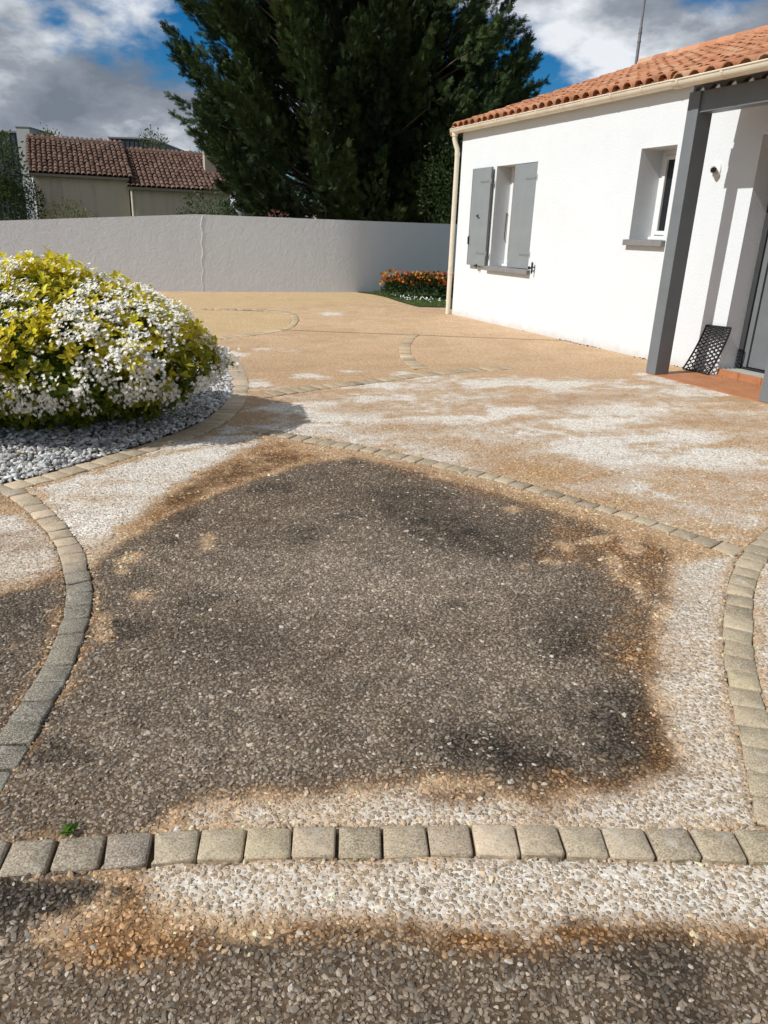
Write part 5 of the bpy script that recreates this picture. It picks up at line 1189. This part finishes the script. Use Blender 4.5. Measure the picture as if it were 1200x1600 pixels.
# windows, sills
def window(s0, s1, z0, z1, y=0.33, leaves=1):
    f = MB(); b = 0.055
    f.box(s0, s0+b, y, y+.07, z0, z1); f.box(s1-b, s1, y, y+.07, z0, z1); f.box(s0+b, s1-b, y, y+.07, z1-b, z1); f.box(s0+b, s1-b, y, y+.07, z0, z0+b)
    root = empty('window', (s0, y, z0), 0, house)
    def put(mb, nm, mat, bev=0.004):
        mb.v = [(a-s0, c-y, d-z0) for a, c, d in mb.v]; return mb.build(nm, mat, root, bevel=bev)
    put(f, 'window_frame', WHITE_PVC)
    wd_ = (s1-s0-2*b)/leaves
    for i in range(leaves):
        a0, a1 = s0+b+wd_*i+.003, s0+b+wd_*(i+1)-.003; q = MB(); c_ = 0.05
        q.box(a0, a0+c_, y-.018, y+.05, z0+b+.003, z1-b-.003); q.box(a1-c_, a1, y-.018, y+.05, z0+b+.003, z1-b-.003)
        q.box(a0+c_, a1-c_, y-.018, y+.05, z1-b-c_, z1-b-.003); q.box(a0+c_, a1-c_, y-.018, y+.05, z0+b+.003, z0+b+c_)
        put(q, 'sash', WHITE_PVC, 0.006)
        put(MB().box(a0+c_-.01, a1-c_+.01, y+.012, y+.022, z0+b+c_-.01, z1-b-c_+.01), 'pane', GLASS, 0)
    put(MB().box(s0+.002, s1-.002, y-.045, y-.002, z0+.001, z0+.035), 'threshold', WHITE_PVC, 0.006)
    return root
window(1.16, 2.265, 0.885, 2.352, y=0.27, leaves=2); window(4.38, 4.955, 1.36, 2.357)
for (a, b, z) in ((1.10, 2.335, 0.885), (4.345, 5.005, 1.358)):
    MB().add([(a,-.065,z-.068),(b,-.065,z-.068),(b,.0-.001,z-.068),(a,-.001,z-.068),(a,-.065,z-.004),(b,-.065,z-.004),(b,-.001,z+.001),(a,-.001,z+.001)],
             [(0,3,2,1),(4,5,6,7),(0,1,5,4),(1,2,6,5),(2,3,7,6),(3,0,4,7)]).build('window_sill', SILL_GREY, house, bevel=0.006)
for (a, b, z) in ((1.162, 2.263, 0.886), (4.382, 4.953, 1.356)):
    MB().box(a, b, 0.0, 0.355, z-.003, z+.003).build('sill_top', SILL_GREY, house)

# shutters: left leaf folded back on the wall, right leaf closed
def shutter(s0, s1, y0, y1, z0, z1, hinge_right):
    root = empty('shutter', (s0, y0, z0), 0, house)
    def put(mb, nm, mat, bev=0.0, smooth=False):
        mb.v = [(a-s0, c-y0, d-z0) for a, c, d in mb.v]; return mb.build(nm, mat, root, bevel=bev, smooth=smooth)
    put(MB().box(s0, s1, y0, y1, z0, z1), 'shutter_leaf', SHUTTER_PAINT, 0.003)
    for zz_ in (z0+0.20, z1-0.20):
        a, b = (s1-0.27, s1+0.012) if hinge_right else (s1-0.30, s1+0.02)
        put(MB().box(a, b, y0-.006, y0-.0005, zz_-.017, zz_+.017), 'strap_hinge', SHUTTER_PAINT, 0.002)
        rv = MB()
        for k in range(5): rv.tube([(a+.03+k*.055, y0-.0105, zz_), (a+.03+k*.055, y0-.006, zz_)], 0.006, 8)
        put(rv, 'rivets', BLACK_IRON)
        put(MB().tube([(s1+.022, y0+.004, zz_-.045), (s1+.022, y0+.004, zz_+.045)], 0.012, 10).box(s1+.010, s1+.034, y0, y0+.03, zz_-.025, zz_-.006), 'pintle', STEEL)
    return root, put
rt_, put = shutter(0.545, 1.115, -0.070, -0.033, 0.875, 2.345, False)
put(MB().tube([(0.80,-.078,1.635),(0.80,-.105,1.635),(0.865,-.108,1.64)], 0.009, 8).box(0.785,0.815,-.0765,-.0705,1.61,1.66), 'knob', BLACK_IRON)
put(MB().tube([(0.556,-.085,1.20),(0.556,-.088,1.32)], 0.011, 8).box(0.548,0.565,-.0765,-.0705,1.19,1.34), 'bolt_handle', BLACK_IRON)
put(MB().box(0.538, 0.5445, -.072, -.034, 0.88, 2.34), 'leaf_edge_strip', DARK_FRAME)  # thin dark strip down the far edge of the leaf
st_ = MB(); st_.box(0.80,0.90,-.085,-.074,0.862,0.885); st_.tube([(0.87,-.08,0.90),(0.88,-.082,0.835)], 0.009, 8); st_.tube([(0.87,-.08,0.875),(0.87,-.001,0.862)], 0.007, 8)
st_.build('shutter_stop', BLACK_IRON, house)
rt2, put2 = shutter(1.672, 2.258, 0.004, 0.040, 0.897, 2.345, True)
put2(MB().tube([(1.69,0.05,1.30),(1.69,0.05,1.72)], 0.008, 8), 'closing_rod', BLACK_IRON)
rod = MB(); rod.tube([(1.166,.245,1.69),(1.166,.235,1.30)], 0.005, 6); rod.tube([(1.166,.245,1.69),(1.20,.33,1.55)], 0.003, 6); rod.tube([(1.166,.235,1.30),(1.19,.31,1.19)], 0.003, 6)
rod.build('stay_rod', BLACK_IRON, house)
hk = MB(); hk.tube([(2.44,-.001,0.93),(2.44,-.05,0.93)], 0.008, 8); hk.tube([(2.44,-.05,1.0),(2.445,-.052,0.95),(2.44,-.05,0.84)], [0.014,0.016,0.010], 8); hk.box(2.36,2.44,-.052,-.040,0.905,0.93); hk.box(2.355,2.372,-.060,-.036,0.895,0.94)
hk.build('shutter_hook', BLACK_IRON, house)

# scalloped board closing the tile hollows above the porch beam
sbm = MB(); x0_ = 5.80
for xc in cols_porch:
    if xc > 9.4: break
    p_ = [(xc-PIT/2, 2.692)] + [(xc - 0.062*math.cos(math.pi*k/8), 2.692 + 0.05*math.sin(math.pi*k/8)) for k in range(9)] + [(xc+PIT/2, 2.692)]
    for (xa, za), (xb, zb) in zip(p_[:-1], p_[1:]):
        sbm.add([(xa,-.66,za),(xb,-.66,zb),(xb,-.66,2.80),(xa,-.66,2.80),(xa,-.60,za),(xb,-.60,zb),(xb,-.60,2.80),(xa,-.60,2.80)], [(0,1,2,3),(7,6,5,4),(0,4,5,1)])
sbm.build('scalloped_board', GREY_PAINT, house)

# porch: posts, beam, floor, door
for s0 in (5.783, 7.262):
    MB().box(s0, s0+.142, -0.722, -0.535, 0.009, 2.69).build('porch_post', GREY_PAINT, house, bevel=0.004)
MB().box(5.927, 7.259, -0.700, -0.560, 2.505, 2.69).build('porch_beam', GREY_PAINT, house, bevel=0.004)
MB().box(7.406, 9.6, -0.700, -0.560, 2.505, 2.69).build('porch_beam', GREY_PAINT, house, bevel=0.004)
MB().box(5.80, 9.6, -0.73, -0.014, -.08, 0.007).build('porch_floor', TERRA, house, bevel=0.003)
MB().box(6.093, 7.247, 0.0, 0.50, -.10, 0.076).build('door_step', CONCRETE, house, bevel=0.003)
for i in range(4):
    a = 6.095 + 0.289*i; MB().box(a, a+.284, -0.0125, -0.001, 0.002, 0.079).build('riser_tile', TERRA, house, bevel=0.002)
fr = MB(); y0 = 0.245
fr.box(6.092, 6.15, y0, y0+.09, 0.078, 2.353); fr.box(7.19, 7.248, y0, y0+.09, 0.078, 2.353); fr.box(6.15, 7.19, y0, y0+.09, 2.28, 2.353)
door = empty('door', (6.15, y0, 0.078), 0, house)
def lo(mb): mb.v = [(a-6.15, c-y0, d-.078) for a, c, d in mb.v]; return mb
lo(fr).build('door_frame', DARK_FRAME, door, bevel=0.004)
lo(MB().box(6.157, 6.215, y0+.02, y0+.085, 0.10, 2.275).box(7.125, 7.183, y0+.02, y0+.085, 0.10, 2.275).box(6.215, 7.125, y0+.02, y0+.085, 2.21, 2.275)).build('door_jamb', GREY_PAINT, door, bevel=0.004)
lo(MB().box(6.226, 7.115, y0+.035, y0+.08, 0.105, 2.20)).build('door_leaf', GREY_PAINT, door, bevel=0.006)
lo(MB().box(6.155, 7.185, y0+.005, y0+.09, 0.079, 0.098)).build('door_seal', BLACK_IRON, door)
hd = MB(); hd.box(7.02,7.06,y0+.028,y0+.034,1.02,1.24); hd.tube([(7.04,y0+.03,1.14),(7.04,y0-.02,1.14),(6.93,y0-.022,1.14)], 0.010, 8); lo(hd).build('door_handle', CHROME, door)
lo(MB().box(6.10, 6.135, y0-.012, y0-.001, 0.08, 0.26)).build('door_corner_plate', DARK_FRAME, door)

# spot lamp on the wall
lamp = empty('wall_lamp', (5.585, 0, 2.07), 0, house)
bp = MB(); bp.tube([(0,-.001,0),(0,-.016,0),(0,-.020,0)], [0.056,0.056,0.048], 20); bp.v = [(x, y, z*1.35) for x, y, z in bp.v]
bp.build('lamp_plate', WHITE_PVC, lamp, smooth=True)
hd = MB(); hd.tube([(0,-.02,.0),(.01,-.050,.0)], 0.014, 8); hd.tube([(-.015,-.040,.015),(.01,-.065,.004),(.035,-.088,-.008),(.040,-.092,-.011)], [0.024,0.029,0.032,0.033], 16, True)
hd.tube([(.0,-.02,-.045),(.01,-.045,-.060)], [0.030,0.016], 12)
hd.build('lamp_head', CHROME, lamp, smooth=True)
lg = MB(); lg.tube([(.0395,-.0915,-.0107),(.044,-.0955,-.013)], [0.029,0.024], 16); lg.build('lamp_glass', GLASS, lamp)

# television mast at the gable end of the ridge
ms = MB(); ms.tube([(-0.45,3.75,2.4),(-0.45,3.75,4.95)], 0.028, 10); ms.tube([(-0.45,3.75,4.90),(-0.45,3.75,7.4)], 0.020, 10)
mst = ms.build('mast', STEEL, house, smooth=True)
for zz_ in (4.72, 4.86): MB().tube([(-0.45,3.75,zz_-.015),(-0.45,3.75,zz_+.015)], 0.034, 10).build('mast_clamp', STEEL, mst)
MB().box(-0.45,0.01,3.72,3.78,2.9,2.94).box(-0.45,0.01,3.72,3.78,3.7,3.74).build('mast_bracket', STEEL, house)

# ------------------------------------------------------------------ rubber mat leaning on the wall
def mat_pt(u, v):
    """u across 0..1, v up 0..1 -> house local"""
    q = (1-v)**2
    s_ = 5.70 + 0.15*(1-q) + u*(0.375 - 0.045*v); nn = 0.030 + 0.075*q + 0.012*u*(1-v) + 0.012*math.sin(math.pi*v)
    z_ = 0.012 + 0.495*(1-(1-v)**1.35)/1.0 + 0.012*u*v
    return Vector((s_, -nn, z_))
NC, NRW = 8, 13
mm = MB()
for k in range(NC+1):
    pl = []
    for i in range(NRW*2+1):
        sg = 1 if (i + k) % 2 == 0 else -1
        u = (k + 0.30*sg)/NC if 0 < k < NC else k/NC
        pl.append(mat_pt(min(1, max(0, u)), i/(NRW*2)))
    mm.tube(pl, 0.0085 if 0 < k < NC else 0.010, 6)
for k in range(NC):                                    # short links where neighbouring ribs approach
    for i in range(NRW*2+1):
        if (i + k) % 2 == 0: mm.tube([mat_pt((k+0.28)/NC, i/(NRW*2)), mat_pt((k+0.72)/NC, i/(NRW*2))], 0.0085, 6)
for v in (0, 1): mm.tube([mat_pt(i/10, v) for i in range(11)], 0.009, 6)
Rz = Matrix.Translation(Vector(W0)) @ Matrix.Rotation(PHI, 4, 'Z')
mo = Rz @ Vector((5.9, -0.08, 0)); inv_ = Matrix.Translation(-Vector((mo.x, mo.y, 0)))
mm.v = [tuple(inv_ @ (Rz @ Vector(p))) for p in mm.v]
mo_ = mm.build('doormat', RUBBER, None, smooth=True); mo_.location = (mo.x, mo.y, 0)
tag(mo_, 'black perforated rubber doormat propped against the wall beside the door', 'doormat')

# ------------------------------------------------------------------ neighbour's house
nh = empty('neighbour_house', (-13.44, 29.57, 0), math.radians(22.8)); tag(nh, 'tan rendered house with weathered brown tiled roof in two steps beyond the wall', 'house')
DEP = 3.5
def nsec(x0, x1, y0, ze, zr, key):
    MB().add([(x0,y0,-.2),(x1,y0,-.2),(x1,y0,ze-.06),(x0,y0,ze-.06),(x0,y0+7,-.2),(x1,y0+7,-.2),(x1,y0+7,ze-.06),(x0,y0+7,ze-.06),(x0,y0+DEP,zr-.08),(x1,y0+DEP,zr-.08)],
             [(0,1,2,3),(1,5,6,9,2),(5,4,7,6),(4,0,3,8,7),(3,2,9,8),(8,9,6,7),(0,4,5,1)]).build('house_wall', TAUPE_RENDER, nh)
    MB().box(x0-.06, x1+.04, y0-.16, y0-.05, ze-.13, ze-.04).build('gutter', paint_mat('gutter_taupe_%s' % key, (0.33,0.28,0.21), 0.6), nh, bevel=0.01)
    ts = TileStuff(); sl_ = (zr-ze)/DEP; th_ = math.atan(sl_); pitch = 0.188; ncol = int(round((x1-x0+.12)/pitch)); rows = int((DEP+.2)/math.cos(th_)/0.33)+1
    bd = MB().add([(x0-.06,y0-.16,ze-.05),(x1+.06,y0-.16,ze-.05),(x1+.06,y0+DEP,zr),(x0-.06,y0+DEP,zr),(x1+.06,y0+7.1,ze-.05),(x0-.06,y0+7.1,ze-.05)], [(0,1,2,3),(3,2,4,5)])
    bd.build('roof_boards', TWIG, nh)
    for c in range(ncol+1):
        for r_ in range(rows):
            d = r_*0.33; v, f = canal_tile(0.40, 0.092, 0.072, seed=c*31+r_, n=4)
            ts.add(v, f, Matrix.LocRotScale(Vector((x0-.06+c*pitch+random.gauss(0,.006), y0-.17+d*math.cos(th_), ze-.045+d*math.sin(th_)+0.02+random.gauss(0,.004))), Euler((th_-.05+random.gauss(0,.02), random.gauss(0,.03), random.gauss(0,.02))), None), random.random())
    for i in range(int((x1-x0+.2)/0.34)):
        v, f = canal_tile(0.40, 0.11, 0.10, seed=i, n=4)
        ts.add(v, f, Matrix.LocRotScale(Vector((x0-.08+.34*i, y0+DEP, zr+.03)), Euler((0,0,-math.pi/2)), None), random.random()*0.3+0.75)
    ts.build('roof_tiles', TILE_OLD, nh)
nsec(0.0, 3.40, 0.10, 3.0, 4.39, 'a'); nsec(3.44, 7.30, 0.0, 2.69, 4.16, 'b')
for x, y, z in ((0.06, 0.04, 2.90), (3.50, -0.06, 2.60)):
    MB().tube([(x, y-.0, z),(x, y, -0.1)], 0.05, 10).build('downpipe', WHITE_PVC if x < 1 else CREAM, nh, smooth=True)
ch = MB().box(6.62, 7.08, 1.55, 2.05, 2.9, 4.40).box(6.58, 7.12, 1.51, 2.09, 4.402, 4.46); ch.build('chimney', plaster_mat('chimney_render', (0.46,0.40,0.31), 0.4), nh)

# ------------------------------------------------------------------ flat-roofed buildings far behind
def clad(name, label, x0, x1, y0, y1, z, mat, ribs=True, px=0):
    root = empty(name, ((x0+x1)/2, y0, 0)); tag(root, label, 'building'); ox = (x0+x1)/2
    MB().box(x0-ox, x1-ox, 0, y1-y0, -.2, z).build('wall', mat, root)
    if ribs:
        rb = MB(); k = x0+0.05
        while k < x1-.05: rb.box(k-ox, k+.06-ox, -.04, -.001, 0, z-.1); k += 0.28
        o = rb.build('cladding_ribs', mat, root); o['kind'] = 'stuff'
    MB().box(x0-ox-.05, x1-ox+.05, -.07, y1-y0+.05, z+.002, z+.09).build('coping', STEEL, root)
    return root
clad('flat_roofed_building', 'dark ribbed flat-roofed building at the left edge behind the green tree', -31, -20.95, 45, 55, 5.78, DARK_CLAD)
clad('flat_roofed_building', 'dark ribbed block showing over the middle of the tiled roof', -17.65, -15.0, 50, 58, 6.15, DARK_CLAD)
clad('flat_roofed_building', 'pale low building far behind the right end of the tiled roof', -17.2, -15.1, 60, 70, 6.35, GREY_BLOCK, False)
tw = empty('concrete_tower', (-20.15, 44, 0)); tag(tw, 'pale grey slab tower beside the left end of the tiled roof', 'tower')
MB().box(-.36, .36, 0, 3, -.2, 5.95).build('wall', GREY_BLOCK, tw); MB().box(-.39, .39, -.03, 3.03, 5.952, 6.0).build('coping', STEEL, tw)
pp = empty('chimney_pot', (-14.55, 52, 0)); tag(pp, 'red-brown chimney stack with a cap behind the roof beside the cypress', 'chimney')
MB().box(-.28,.28,-.28,.28,-.2,5.5).build('stack', paint_mat('brick_brown', (0.16,0.07,0.05), 0.9, 0.3, 8, 40, 0.01), pp); MB().box(-.22,.22,-.22,.22,5.502,5.72).build('cap', DARK_FRAME, pp)

# little dark stones and scraps washed against the foot of the house wall
Rw = Matrix.Translation(Vector(W0)) @ Matrix.Rotation(PHI, 4, 'Z'); n = 46
ss = np.array([random.choice((2.3, 3.55, 4.0, 5.1, 5.5)) + random.gauss(0, 0.12) for _ in range(n)]); oo = np.abs(rng.normal(0, 0.03, n)) + 0.012
pp_ = np.array([tuple(Rw @ Vector((a, -b, 0.006))) for a, b in zip(ss, oo)])
tag(scatter_stones('wall_foot_debris', pp_, rng.normal(0,0.5,(n,3)), rng.uniform(0.008,0.026,(n,3)), np.tile([0.07,0.055,0.04],(n,1))*rng.uniform(0.5,1.8,(n,1)), stone_mat('debris_stone', 0.8, 0.2), [angular(80+s, 0.7) for s in range(3)]),
    'dark crumbs of stone lying along the foot of the white house wall', 'debris', kind='stuff')
n = 170
ss = rng.uniform(6.0, 7.2, n); oo = np.abs(rng.normal(0.03, 0.09, n)) + 0.016
pp_ = np.array([tuple(Rw @ Vector((a, -b, 0.009))) for a, b in zip(ss, oo)])
tag(scatter_stones('step_foot_grit', pp_, rng.normal(0,0.5,(n,3)), rng.uniform(0.004,0.013,(n,3)), np.tile([0.45,0.36,0.27],(n,1))*rng.uniform(0.3,1.4,(n,1)), stone_mat('grit_stone', 0.8, 0.2), [angular(90+s, 0.7) for s in range(3)]),
    'pale grit swept against the terracotta door step', 'grit', kind='stuff')
